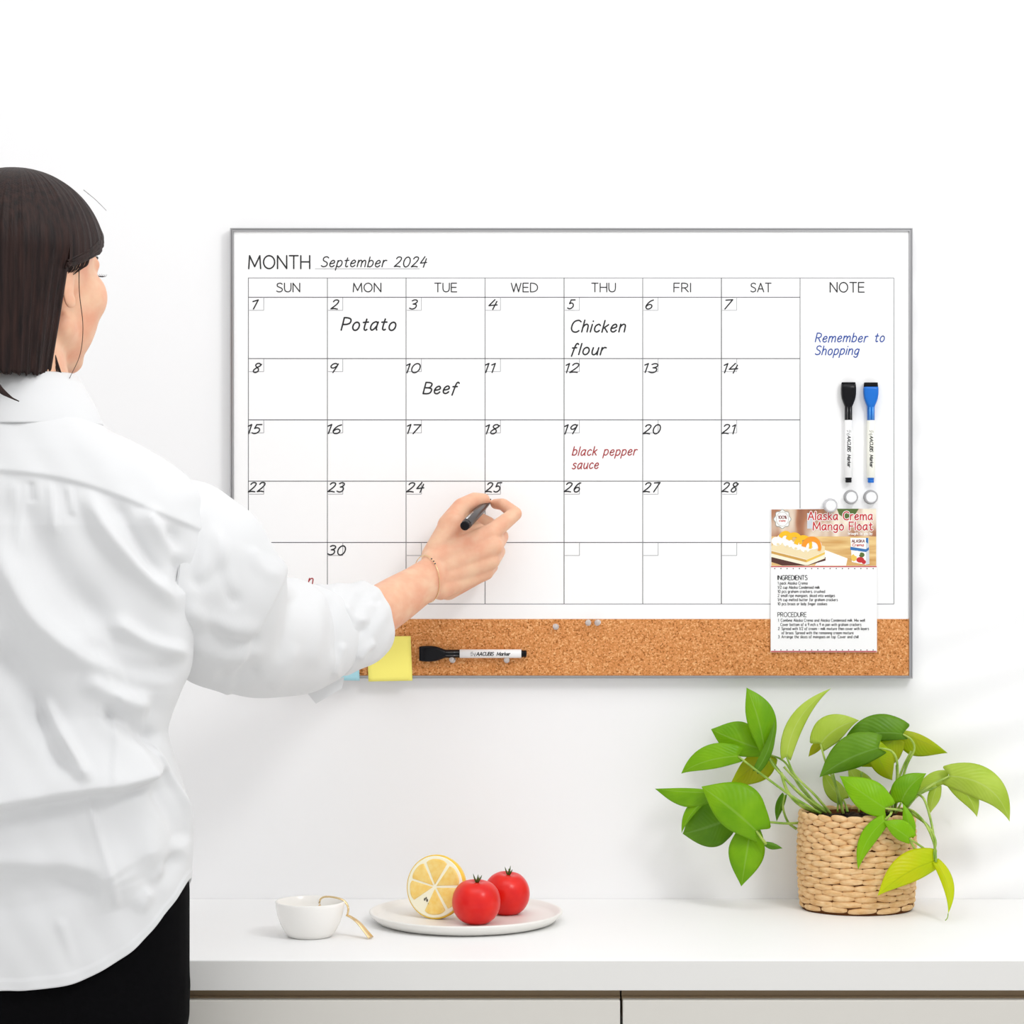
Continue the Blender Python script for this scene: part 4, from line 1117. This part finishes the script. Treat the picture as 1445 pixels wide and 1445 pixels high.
# thumb
sk.roundcone(HJ(634, 742, -.096), .0160, HJ(652, 716, -.080), .0128)
sk.roundcone(HJ(652, 716, -.080), .0126, HJ(670, 706, -.062), .0108)
sk.roundcone(HJ(670, 706, -.062), .0106, HJ(683, 704.5, -.046), .0080)
def finger(pts, rad):
    for a, b_, r0, r1 in zip(pts[:-1], pts[1:], rad[:-1], rad[1:]): sk.roundcone(a, r0, b_, r1)
finger([mcp[0], HJ(727, 725, -.080), HJ(710, 712, -.058), HJ(699, 711, -.040)], [.0122, .0092, .0082, .0070])
finger([mcp[1], HJ(707.5, 757, -.064), HJ(690, 738, -.042), HJ(678, 731, -.034)], [.0122, .0098, .0084, .0074])
finger([mcp[2], HJ(703.5, 778, -.062), HJ(686, 764, -.038), HJ(668, 760, -.042)], [.0115, .0094, .0080, .0072])
finger([mcp[3], HJ(694, 800, -.056), HJ(677, 790, -.036), HJ(662, 784, -.040)], [.0105, .0084, .0072, .0066])
# left arm hanging at the far side, relaxed hand
LS = Vector((PX-.150, PYc, zref(765))); LE = Vector((PX-.215, PYc-.01, 1.03)); LW = Vector((PX-.225, PYc+.05, .80))
sk.roundcone(LS, .047, LE, .038); sk.roundcone(LE, .038, LW, .026)
for i in range(4):
    k0 = LW + Vector((0, .020-.013*i, -.012)); k1 = LW + Vector((-.004, .030-.019*i, -.085 + .004*abs(i-1)))
    sk.roundcone(k0, .015, k1, .0115)
    k2 = k1 + Vector((.006, .004, -.038+.003*abs(i-1))); k3 = k2 + Vector((.014, .003, -.026)); k4 = k3 + Vector((.014, 0, -.016))
    finger([k1, k2, k3, k4], [.0112, .0092, .0080, .0068])
finger([LW + Vector((.004, .022, -.02)), LW + Vector((.012, .048, -.055)), LW + Vector((.016, .056, -.088)), LW + Vector((.020, .056, -.110))], [.0150, .0120, .0098, .0078])

def remeshed(mb, voxel, smooth_it, factor=.5):
    me = bpy.data.meshes.new('tmp'); me.from_pydata([tuple(v) for v in mb.v], [], mb.f); me.update()
    bm = bmesh.new(); bm.from_mesh(me); bmesh.ops.recalc_face_normals(bm, faces=bm.faces); bm.to_mesh(me); bm.free()
    o = bpy.data.objects.new('tmp', me); COL.objects.link(o)
    r = o.modifiers.new('r', 'REMESH'); r.mode = 'VOXEL'; r.voxel_size = voxel; r.adaptivity = 0
    s_ = o.modifiers.new('s', 'SMOOTH'); s_.iterations = smooth_it; s_.factor = factor
    dg = bpy.context.evaluated_depsgraph_get(); dg.update()
    out = bpy.data.meshes.new_from_object(o.evaluated_get(dg), depsgraph=dg)
    bpy.data.objects.remove(o); bpy.data.meshes.remove(me)
    return out
def link_mesh(name, me, mt, parent):
    off = Vector(root_loc(parent)); me.transform(Matrix.Translation(-off)); me.name = name
    me.materials.clear(); me.materials.append(mt)
    me.polygons.foreach_set('use_smooth', [True]*len(me.polygons))
    o = bpy.data.objects.new(name, me); COL.objects.link(o); o.parent = parent
    return o
bmesh_ = remeshed(sk, .0019, 5)
co = np.empty(len(bmesh_.vertices)*3); bmesh_.vertices.foreach_get('co', co); co = co.reshape(-1, 3)
ed = np.empty(len(bmesh_.edges)*2, dtype=np.int64); bmesh_.edges.foreach_get('vertices', ed); ed = ed.reshape(-1, 2)
deg_ = np.bincount(ed.ravel(), minlength=len(co)).astype(float)
def lap(co, it, wgt):
    for _ in range(it):
        s_ = np.stack([np.bincount(ed[:, 0], co[ed[:, 1], k], len(co)) + np.bincount(ed[:, 1], co[ed[:, 0], k], len(co)) for k in range(3)], 1)
        co = co + (s_/np.maximum(deg_, 1)[:, None] - co)*wgt[:, None]
    return co
earm = np.minimum(np.linalg.norm(co - np.array(hd(0, .08, -.028)), axis=1), np.linalg.norm(co - np.array(hd(0, -.08, -.028)), axis=1))
nosem = np.linalg.norm(co - np.array(hd(.098, 0, -.045)), axis=1)
co = lap(co, 36, .6*np.clip((co[:, 2]-1.40)/.04, 0, 1)*np.clip((np.minimum(earm, nosem)-.018)/.02, .12, 1))
bmesh_.vertices.foreach_set('co', co.ravel()); bmesh_.update()
body = link_mesh('body', bmesh_, M['skin'], pe)
# eyes, brows, lips
lipm = mat('lips', srgb(196, 112, 104), .4); eyem = mat('eye_white', srgb(240, 238, 234), .2); iris = mat('eye_iris', srgb(60, 38, 26), .2)
for s_ in (1, -1):
    m = MB(); c = hd(.0735, s_*.031, -.014); m.ellipsoid(c, [HF*.0095, HR*.0125, HU*.0075]); e_ = m.obj('eye', eyem, pe)
    m = MB(); m.ellipsoid(hd(.0815, s_*.031, -.014), [HF*.002, HR*.0055, HU*.0055]); m.obj('iris', iris, e_)
    m = MB(); m.tube(bez(hd(.089, s_*.016, .010), hd(.089, s_*.030, .016), hd(.074, s_*.036, .012), 8), [.0012, .002, .0022, .0022, .002, .002, .0016, .0012, .0006], 8); m.obj('eyebrow', M['hair'], pe)
    m = MB()
    for q in range(9):
        u_ = q/8; b0 = hd(.083 - .009*u_, s_*(.020 + .026*u_), -.008 - .003*abs(u_-.5))
        m.tube([b0, b0 + HF*.0035 + HR*(s_*.003*u_) + HU*.001, b0 + HF*.0055 + HR*(s_*.003*u_) + HU*.0035], [.0004, .0003, .0001], 5)
    m.obj('eyelashes', M['hair'], pe)
m = MB(); m.ellipsoid(hd(.0895, 0, -.0645), [HF*.0025, HR*.020, HU*.0042]); m.ellipsoid(hd(.0872, 0, -.0735), [HF*.0025, HR*.017, HU*.0055]); m.obj('lips', lipm, pe)

# ---- hair: cap plus curtain, combed with fine grooves
hm = MB()
hrng = np.random.RandomState(11)
gro = hrng.rand(400)
def groove(a):
    return (math.sin(a*23+1.3)*.35 + math.sin(a*57+.4)*.35 + math.sin(a*131)*.22 + math.sin(a*211+2)*.15)
def hair_sheet(a0, a1, na, prof_fn, nt, thick=.006):
    outer = []; 
    for i in range(nt+1):
        row = []
        for j in range(na+1):
            a = a0 + (a1-a0)*j/na; t = i/nt
            row.append(prof_fn(a, t))
        outer.append(row)
    vs = []; fs = []; W_ = na+1
    for row in outer: vs += row
    cen = [Vector((HC.x, HC.y, p.z)) for p in vs]
    n0 = len(vs)
    inner = []
    for p, c in zip(vs, cen):
        d = (c - p); l = d.length
        inner.append(p + d*(min(thick, l*.5)/max(l, 1e-6)))
    vs = vs + inner
    for i in range(nt):
        for j in range(na):
            a = i*W_+j
            fs.append((a, a+1, a+W_+1, a+W_)); fs.append((n0+a, n0+a+W_, n0+a+W_+1, n0+a+1))
    for i in range(nt):
        for j in (0, na):
            a = i*W_+j; fs.append((a, a+W_, n0+a+W_, n0+a))
    for j in range(na):
        a = nt*W_+j; fs.append((a, a+1, n0+a+1, n0+a))
        a = j; fs.append((a, a+1, n0+a+1, n0+a))
    hm.add(vs, fs)
zb = P(40, 529, -.62).z - HC.z      # tips
def interp(x, xs, ys): return float(np.interp(x, xs, ys))
CRN = (-.020, .004)                 # crown offset
def shell(a, th, out=0.0):
    """point of the combed scalp hair: a from the facing direction (positive to her right), th from the crown"""
    g_ = groove(a)*.0011*min(1, th*1.5) + out
    return hd(-.012, 0, .012) + HF*((.104+g_)*math.sin(th)*math.cos(a)) + HR*((.0875+g_)*math.sin(th)*math.sin(a)) + HU*((  .0935+g_*.5)*math.cos(th))
def hairline(deg): return interp(deg, [0, 25, 45, 61, 75, 90, 105, 120], [60, 66, 80, 90, 95, 99, 104, 106])
def cap(a, t):
    return shell(a, math.radians(hairline(abs(math.degrees(a))))*t)
hair_sheet(-math.radians(96), math.radians(96), 190, cap, 44, .010)
def curtain(a, t):
    T0 = .42
    if t < T0: return shell(a, math.pi/2*t/T0)
    v = (t-T0)/(1-T0); deg = abs(math.degrees(a)); g_ = groove(a)*(.0011+.0006*v)
    z0 = .012; z = z0 + (zb + .0015*math.sin(a*41) + .001*math.sin(a*97) - z0)*v
    tuck = interp(deg, [95, 110, 130, 180], [1, .6, .15, 0])
    rf = interp(v, [0, .25, .55, 1], [.104, .1035, .101, .095]); rr_ = interp(v, [0, .25, .55, 1], [.0875, .0872, .085, .080]) - .024*tuck*v**.85
    return hd(-.012, 0, 0) + HF*((rf+g_)*math.cos(a)) + HR*((rr_+g_)*math.sin(a)) + HU*z
hair_sheet(math.radians(95), math.radians(265), 250, curtain, 70, .016)
def lock(pts, w0, w1, n=14, mb=hm):
    q = [Vector(p) for p in catmull(pts, 8)]; k = len(q)
    mb.tube(q, [w0 + (w1-w0)*i/(k-1) for i in range(k)], 8)
# swept fringe edge running from the temple back over the ear, and short wisps in front of it
for i in range(30):
    u_ = i/29; a0 = 40 + 30*u_; a1 = 93 + 5*u_; r_ = hrng.rand()
    pts = []; ro_ = -.0016 + .0012*hrng.rand()
    for q in range(6):
        v = q/5; aa = a0 + (a1-a0)*v
        pts.append(shell(math.radians(aa), math.radians(hairline(aa) - 6 + 6*v + 5*(r_-.5)), ro_))
    lock(pts, .0020, .0014)
for i in range(22):
    u_ = i/21; a0 = 74 + 24*u_; r_ = hrng.rand()
    lock([shell(math.radians(a0), math.radians(hairline(a0)-6), -.003), shell(math.radians(a0+1), math.radians(hairline(a0)+4), -.004), shell(math.radians(a0+4*r_), math.radians(hairline(a0)+8+6*r_*math.sin(u_*3.1)), -.010)], .0010, .0002)
# loose strand along the cheek, and stray ends on the collar
lock([shell(math.radians(86), math.radians(96), -.002), P(112, 412, -.595), P(117, 460, -.592), P(113, 500, -.596), P(98, 534, -.605)], .0005, .0003)
lock([P(118, 268, -.60), P(135, 282, -.58), P(150, 297, -.56)], .0003, .0002)
for dx in (0, 5, -6, 9):
    lock([P(62+dx*.4, 470, -.60), P(74+dx*.5, 506, -.605), P(84+dx*.6, 533+dx*.3, -.61)], .0024, .0004)
for dx in (0, 4, 8, -5):
    lock([P(-30+dx, 500, -.665), P(-12+dx, 536+dx*.4, -.668), P(6+dx, 556+dx*.4, -.672), P(22+dx*.6, 564+dx*.3, -.674)], .0020, .0006)
hair = hm.obj('hair', M['hair'], pe)

# ---- pixel-space crease tools (real displaced cloth; px only locates the crease on the cloth)
def proj(v):
    s_ = F/(D + v[:, 1]); return np.stack([722.5 + v[:, 0]*s_, 722.5 - (v[:, 2]-CZ)*s_], 1)
def pl_dist(q, pts):
    """signed distance to a polyline (positive on the left of travel, y down -> left is up for left-to-right travel), and position 0..1"""
    pts = np.array(catmull(pts, 5)) if len(pts) > 2 else np.array(pts, float)
    best = np.full(len(q), 1e9); sg = np.zeros(len(q)); pos = np.zeros(len(q)); n = len(pts)-1
    for i in range(n):
        a, b_ = pts[i], pts[i+1]; d = b_-a; l2 = (d*d).sum()+1e-9
        tt = (((q-a)*d).sum(1)/l2); t_ = np.clip(tt, 0, 1)
        r = q - (a + t_[:, None]*d); ds = np.hypot(r[:, 0], r[:, 1])
        cr_ = d[0]*r[:, 1] - d[1]*r[:, 0]
        m_ = ds < best; best = np.where(m_, ds, best); sg = np.where(m_, -np.sign(cr_), sg); pos = np.where(m_, (i+t_)/n, pos)
    return best, sg, pos
def ridge(q, pts, amp, w, ends=.22):
    d, s_, p = pl_dist(q, pts)
    e_ = np.clip(np.minimum(p, 1-p)/ends, 0, 1) if ends else 1
    return amp*np.exp(-(d/w)**2)*(e_*e_*(3-2*e_) if ends else 1)
def step(q, pts, amp, decay, w, ends=.1):
    d, s_, p = pl_dist(q, pts); sd = d*s_
    e_ = np.clip(np.minimum(p, 1-p)/ends, 0, 1) if ends else 1
    return amp*np.exp(-np.maximum(sd, 0)/decay)/(1+np.exp(-np.clip(sd/w, -30, 30)))*e_

# ---- shirt body
TA = [(578, .052), (597, .077), (608, .0895), (635, .134), (655, .158), (670, .172), (700, .190), (740, .197), (800, .194), (880, .187), (950, .176), (1000, .158), (1035, .150), (1070, .158), (1120, .171), (1200, .1795), (1240, .1775), (1300, .1715), (1420, .168)]
TB = [(578, .062), (600, .074), (635, .088), (670, .098), (740, .112), (880, .117), (1000, .110), (1060, .112), (1200, .119), (1420, .119)]
_x = np.arange(560, 1440, 2.0); _y = np.interp(_x, *zip(*TA)); _k = np.hanning(19); _k /= _k.sum(); _s = np.convolve(np.pad(_y, 9, mode='edge'), _k, 'valid'); _w = np.clip((_x-604)/24, 0, 1)
TA = list(zip(_x.tolist(), (_y*(1-_w)+_s*_w).tolist()))
ta_x, ta_y = zip(*TA); tb_x, tb_y = zip(*TB)
_hc = catmull([(-.1, 1398), (0, 1398), (.10, 1397), (.39, 1384), (.70, 1341), (.89, 1288), (.97, 1256), (1.0, 1240)], 12)
HX = [p[0] for p in _hc]; HYp = [p[1] for p in _hc]
nth, nrow = 360, 300
vs = np.zeros(((nrow+1)*nth, 3)); nr = np.zeros_like(vs)
for i in range(nrow+1):
    t = i/nrow
    for j in range(nth):
        a = 2*math.pi*j/nth; c, s_ = math.cos(a), math.sin(a)      # a=0: right side, a=-90deg: back (towards camera)
        back = s_ < 0
        yb = PYc - .118*(abs(s_) if back else -abs(s_))
        hp_ = interp(abs(c), HX, HYp) + (0 if back else -20*abs(s_))
        hp_ = 722.5 + (hp_-722.5)*(D+yb)/(D+PYc)
        py = 578 + (hp_-578)*t
        A_ = interp(py, ta_x, ta_y); B_ = interp(py, tb_x, tb_y); e_ = 2/2.35
        x = math.copysign(abs(c)**e_, c)*A_; y = math.copysign(abs(s_)**e_, s_)*B_
        # shoulder blades / spine hollow
        k = i*nth+j
        vs[k] = (PX+x, PYc+y, zref(py)); nn = np.array((c/A_, s_/B_, 0)); nr[k] = nn/np.linalg.norm(nn)
q = proj(vs); bw = np.clip((.35-nr[:, 1])/.5, 0, 1)          # works on the side towards the camera
dsp = np.zeros(len(vs))
YK = [(-60, 664), (0, 665), (60, 671), (120, 684), (180, 706), (240, 732), (300, 756)]
dsp += step(q, YK, .0042, 30, 1.1)
dsp += step(q, [(-80, 1148), (0, 1139), (60, 1128), (116, 1117), (158, 1112), (200, 1099), (232, 1086)], .030, 80, 3.2, .16)
dsp += step(q, [(-80, 1236), (-20, 1222), (40, 1224), (100, 1228), (134, 1244), (150, 1290)], .020, 45, 6, .2)
dsp += step(q, [(-60, 1290), (0, 1286), (60, 1274), (120, 1258), (150, 1250)], -.008, 60, 8, .2)
for pts, amp, w in (([(118, 686), (150, 748), (200, 808), (262, 866)], .011, 13), ([(-10, 755), (22, 826), (60, 882), (130, 928), (275, 958)], .015, 19),
                    ([(10, 690), (50, 765), (95, 835), (170, 895)], -.009, 24), ([(56, 976), (92, 1046), (122, 1104)], .012, 9), ([(30, 960), (70, 1040), (96, 1096)], -.006, 16),
                    ([(-20, 900), (40, 965), (85, 1040)], -.012, 26), ([(200, 712), (225, 752), (262, 800)], .008, 12), ([(160, 700), (190, 760), (232, 824)], -.006, 10),
                    ([(238, 735), (250, 790), (262, 840)], -.007, 12), ([(100, 905), (180, 940), (262, 946)], -.010, 15), ([(110, 950), (165, 985), (215, 1000)], .010, 15), ([(150, 870), (205, 905), (270, 925)], .008, 12),
                    ([(140, 990), (180, 1030), (225, 1050)], -.010, 14),
                    ([(190, 1028), (232, 1087), (262, 1140), (276, 1210)], .006, 4.5), ([(212, 1100), (240, 1150), (262, 1196)], -.007, 14),
                    ([(180, 1100), (205, 1160), (215, 1230)], .006, 22), ([(236, 1215), (215, 1255), (190, 1290)], .006, 12), ([(262, 1200), (232, 1236), (205, 1262)], -.007, 12),
                    ([(18, 672), (24, 720), (30, 790)], .0035, 6), ([(70, 676), (74, 715), (78, 760)], .003, 5), ([(96, 682), (104, 730)], .003, 4), ([(42, 676), (46, 712)], -.003, 5)):
    dsp += ridge(q, pts, amp, w)
dsp += step(q, [(160, 970), (158, 1000), (150, 1056), (143, 1110)], .0035, 40, 1.3)
dsp += ridge(q, [(121, 1116), (130, 1150), (142, 1195), (152, 1235), (166, 1285)], .0030, 5, .08)
dsp += ridge(q, [(80, 1290), (95, 1330), (108, 1370)], .0030, 7)
hem = np.array([(nrow - (k//nth)) for k in range(len(vs))])
dsp = dsp*np.clip(hem/30, .15, 1) + np.where(hem < 6, .0012, 0)
dsp += .0016*np.sin(q[:, 0]*.043+q[:, 1]*.021)*np.sin(q[:, 1]*.033-1.1) + .0005*np.sin(q[:, 0]*.11-q[:, 1]*.07)
vs2 = vs + nr*(dsp*1.3*bw)[:, None]
fs = []
for i in range(nrow):
    for j in range(nth):
        j2 = (j+1) % nth; fs.append((i*nth+j, (i+1)*nth+j, (i+1)*nth+j2, i*nth+j2))
# inner face of the hem
n0 = len(vs2); ins = vs2[nrow*nth:] - nr[nrow*nth:]*.0030
ins2 = ins - nr[nrow*nth:]*.004; ins2[:, 2] += .016
vsa = np.concatenate([vs2, ins, ins2])
for j in range(nth):
    j2 = (j+1) % nth
    fs.append((nrow*nth+j, n0+j, n0+j2, nrow*nth+j2)); fs.append((n0+j, n0+nth+j, n0+nth+j2, n0+j2))
shirt = obj('shirt', vsa, fs, M['shirt'], pe)
# ---- collar
def ringxy(cx, cy, a, b_, z, n=96): return [(cx + a*math.cos(2*math.pi*k/n), cy + b_*math.sin(2*math.pi*k/n), z) for k in range(n)]
cx = (33-722.5)*K0
def cz(py, tilt, k, n=96): return zref(py) + tilt*math.sin(2*math.pi*k/n)
def cring(a, b_, py, tilt=0, dy=0, sag=0):
    n = 96; out = []
    for k in range(n):
        an = 2*math.pi*k/n
        out.append((cx + a*math.cos(an), PYc+.006 + dy + b_*math.sin(an), zref(py) + tilt*math.sin(an) - sag*max(0, math.sin(an))))
    return out
m = MB()
m.rings([cring(.050, .050, 590, 0, 0, .02), cring(.0500, .0505, 540, 0, 0, .02), cring(.0505, .051, 531, 0, 0, .02), cring(.053, .054, 526.5, 0, 0, .02), cring(.0565, .058, 528, 0, 0, .02), cring(.064, .065, 541, 0, 0, .02),
         cring(.0735, .073, 562, 0, 0, .02), cring(.0815, .0795, 582, 0, 0, .02), cring(.0858, .083, 597, 0, 0, .02), cring(.0862, .0834, 599.5, 0, 0, .02), cring(.0845, .0815, 600, 0, 0, .02), cring(.078, .075, 590, 0, 0, .02), cring(.064, .063, 572, 0, 0, .02)], False, False)
m.obj('collar', M['shirt'], shirt)
# ---- right sleeve
def tubegrid(cs, nu, nv, smoothc=10, axis=None):
    """cs: list of (px, py, Y, rv, rd, lean): centre, radius across in the picture, radius in depth (m)"""
    C3 = [P(*c[:3]) for c in cs]
    arr = np.array([[*c, k[3], k[4]] for c, k in zip(C3, cs)])
    fine = np.array(catmull(arr, smoothc))
    n = len(fine); idx = np.linspace(0, n-1, nu+1)
    res = np.stack([np.interp(idx, np.arange(n), fine[:, i]) for i in range(5)], 1)
    V = []; Nn = []
    for i in range(nu+1):
        c = Vector(res[i, :3]); t = (Vector(res[min(i+1, nu), :3]) - Vector(res[max(i-1, 0), :3])).normalized() if axis is None else axis
        fwd = Vector((0, -1, 0)); w = (fwd - t*fwd.dot(t)).normalized(); u = w.cross(t)
        if u.z < 0: u = -u
        for j in range(nv):
            a = 2*math.pi*j/nv
            V.append(c + u*(res[i, 3]*math.cos(a)) + w*(res[i, 4]*math.sin(a)))
            Nn.append((u*math.cos(a) + w*math.sin(a)).normalized())
    return np.array([tuple(v) for v in V]), np.array([tuple(v) for v in Nn])
nu, nv = 200, 160
SV, SN = tubegrid([(214, 800, -.560, .100, .085), (250, 806, -.545, .102, .088), (284, 832, -.510, .096, .088), (322, 878, -.430, .0785, .082), (368, 899, -.350, .0715, .076), (416, 899, -.295, .0715, .067), (446, 895, -.272, .063, .058), (466, 889, -.253, .0515, .050), (478, 886, -.244, .043, .042)], nu, nv)
q = proj(SV); dsp = np.zeros(len(SV))
for pts, amp, w in (([(300, 735), (318, 800), (330, 850)], .006, 9), ([(318, 790), (322, 830), (340, 858)], -.006, 9), ([(255, 850), (300, 880), (372, 884)], .009, 13), ([(262, 905), (320, 925), (384, 915)], .007, 12),
                    ([(280, 870), (330, 905), (372, 900)], -.007, 9), ([(268, 830), (300, 815), (328, 778)], -.005, 10), ([(300, 950), (336, 955), (372, 945)], -.006, 10),
                    ([(418, 830), (408, 880), (390, 940)], -.006, 10), ([(440, 836), (448, 890), (440, 950)], .006, 12), ([(466, 836), (470, 880), (476, 940)], -.005, 8), ([(420, 905), (400, 950), (380, 975)], .005, 10),
                    ([(486, 905), (478, 930), (470, 958)], .006, 6), ([(352, 770), (366, 800), (396, 818)], .004, 9), ([(285, 720), (275, 780), (268, 840)], -.006, 9)):
    dsp += ridge(q, pts, amp, w)
dsp += step(q, [(322, 984), (337, 940), (360, 896), (382, 855), (400, 815), (408, 796)], .006, 40, 1.2, .03)
dsp = dsp*.75 + .0010*np.sin(q[:, 0]*.06+q[:, 1]*.05)
SV = SV + SN*dsp[:, None]
fs = [(i*nv+j, i*nv+(j+1) % nv, (i+1)*nv+(j+1) % nv, (i+1)*nv+j) for i in range(nu) for j in range(nv)]
obj('sleeve', SV, fs, M['shirt'], shirt)
# ---- rolled cuff
CV, CN = tubegrid([(452, 890, -.262, .044, .042), (462, 889, -.256, .0563, .053), (474, 888, -.247, .058, .054), (494, 884, -.231, .055, .052), (512, 878, -.214, .0515, .050), (523, 873, -.197, .0485, .0475), (526, 872, -.195, .046, .0455), (522, 873, -.198, .0425, .043), (506, 878, -.212, .041, .041), (486, 885, -.228, .040, .040)], 90, nv, 8, (P(540, 872, -.189) - P(489, 888, -.222)).normalized())
# keep the last third folded back inside
q = proj(CV); dsp = np.zeros(len(CV))
for pts, amp, w in (([(486, 850), (500, 872), (526, 876)], .004, 6), ([(484, 905), (500, 895), (522, 888)], -.0025, 6), ([(505, 935), (516, 915), (532, 905)], .005, 6), ([(498, 840), (520, 845), (540, 850)], -.003, 6)):
    dsp += ridge(q, pts, amp, w)
dsp += .0010*np.sin(q[:, 0]*.2+q[:, 1]*.13)
CV = CV + CN*dsp[:, None]
fs = [(i*nv+j, i*nv+(j+1) % nv, (i+1)*nv+(j+1) % nv, (i+1)*nv+j) for i in range(90) for j in range(nv)]
obj('cuff', CV, fs, M['shirt'], shirt)
# hanging cuff flap below the sleeve
m = MB()
fl = [P(432, 976, -.262), P(486, 955, -.25), P(482, 972, -.25), P(446, 993, -.256)]
m.rings([[f + Vector((0, -.001, 0)) for f in fl], [f + Vector((0, .001, 0)) for f in fl]]); m.obj('cuff_flap', M['shirt'], shirt, smooth=False)
m = MB(); bc_ = P(474, 938, -.292); m.rings([[bc_ + Vector((.0055*r_*math.cos(a), -.001*h, .0055*r_*math.sin(a))) for a in [2*math.pi*k/16 for k in range(16)]] for r_, h in ((.9, -2), (1, 0), (.95, 1), (.6, .8))]); m.obj('cuff_button', M['whiteplastic'], shirt)
# ---- left sleeve (far side)
def straight_tube(pts, rads, nv=48):
    m = MB(); m.tube([Vector(p) for p in catmull(pts, 6)], [float(x) for x in np.interp(np.linspace(0, 1, (len(pts)-1)*6+1), np.linspace(0, 1, len(rads)), rads)], nv, False); return m
m = straight_tube([(PX-.110, PYc, zref(775)), (PX-.150, PYc, zref(790)), (PX-.185, PYc-.005, zref(880)), LE, LE.lerp(LW, .5), LE.lerp(LW, .92)], [.088, .090, .078, .064, .052, .044])
m.obj('sleeve', M['shirt'], shirt)
m = straight_tube([LE.lerp(LW, .74), LE.lerp(LW, .82), LE.lerp(LW, .90), LE.lerp(LW, .97)], [.044, .049, .048, .045]); m.obj('cuff', M['shirt'], shirt)
# ---- trousers
tr = MB()
tr.ellipsoid((PX, PYc, zref(1235)), [(.1735, 0, 0), (0, .108, 0), (0, 0, .16)])
tr.rings([[(PX+.176*math.copysign(abs(math.cos(a))**.9, math.cos(a)), PYc+.109*math.copysign(abs(math.sin(a))**.9, math.sin(a)), z) for a in [2*math.pi*k/48 for k in range(48)]] for z in (zref(1245), zref(1300), zref(1380), zref(1440))])
for s_ in (1, -1):
    tr.roundcone((PX+s_*.090, PYc, .80), .088, (PX+s_*.085, PYc+.005, .48), .066)
    tr.roundcone((PX+s_*.085, PYc+.005, .48), .066, (PX+s_*.085, PYc-.015, .09), .050)
trs = link_mesh('trousers', remeshed(tr, .005, 6), M['trouser'], pe)
for s_ in (1, -1):
    m = MB(); x = PX+s_*.088
    m.ellipsoid((x, PYc-.02, .045), [(.042, 0, 0), (0, .055, 0), (0, 0, .045)]); m.roundcone((x, PYc-.02, .036), .036, (x+s_*.01, PYc+.075, .028), .028)
    m.box((x-.038, PYc-.07, .0), (x+.038, PYc+.10, .012))
    m.obj('shoe', M['shoe'], pe)
# ---- bracelet
m = MB(); ax_ = axA.normalized(); c_ = HJ(602, 817, -.124)
t_ = (ax_ + Vector((.12, 0, -.28))).normalized(); u = (Vector((0, 0, 1)) - t_*t_.z).normalized(); w = t_.cross(u)
ring = [c_ + u*(0.0305*math.cos(a)) + w*(.0250*math.sin(a)) for a in [2*math.pi*k/64 for k in range(65)]]
m.tube(ring, .00055, 6, False)
br = m.obj('bracelet', M['gold'], pe)
m = MB()
for a in (-.55, -.72, -.86):
    for sgn in (1,):
        p = c_ + u*(.0308*math.cos(a)) + w*(.0253*math.sin(a))
        if p.y > c_.y: p = c_ + u*(.0308*math.cos(-a)) + w*(.0253*math.sin(-a))
        m.ellipsoid(p, [(.0011, 0, 0), (0, .0011, 0), (0, 0, .0011)], 8, 6)
m.obj('bracelet_bead', M['greyplastic'], br)

# ================================================================== PEN IN THE HAND
pa, pb = P(655.5, 742.5, -.150), P(691.5, 705.5, -.0225)
ax_ = (pb - pa).normalized(); Lp = (pb - pa).length
u = Vector((0, 0, 1)); u = (u - ax_*u.dot(ax_)).normalized(); w = ax_.cross(u)
pen = empty('black_marker_pen', pa); tag(pen, 'black marker pen held in the hand of the woman writing', 'pen')
def pr(d, r_, n=12): return [pa + ax_*d + u*(r_*math.cos(2*math.pi*k/n)) + w*(r_*math.sin(2*math.pi*k/n)) for k in range(n)]
m = MB(); m.rings([pr(.010, .0062), pr(.011, .0068), pr(.085, .0062), pr(.098, .0048), pr(Lp-.012, .0040), pr(Lp-.011, .002)]); m.obj('barrel', M['greyplastic'], pen)
m = MB(); m.rings([pr(0, .0052), pr(.0008, .0060), pr(.0100, .0064), pr(.0104, .005)]); m.obj('end_cap', M['blackplastic'], pen)
m = MB(); m.rings([pr(Lp-.012, .0022), pr(Lp-.002, .0016), pr(Lp+.004, .0007)]); m.obj('nib', M['felt'], pen)
m = MB(); m.tube([pa + ax_*.012 + u*.0066, pa + ax_*.045 + u*.0064], .0012, 8); m.obj('clip', M['steel'], pen)
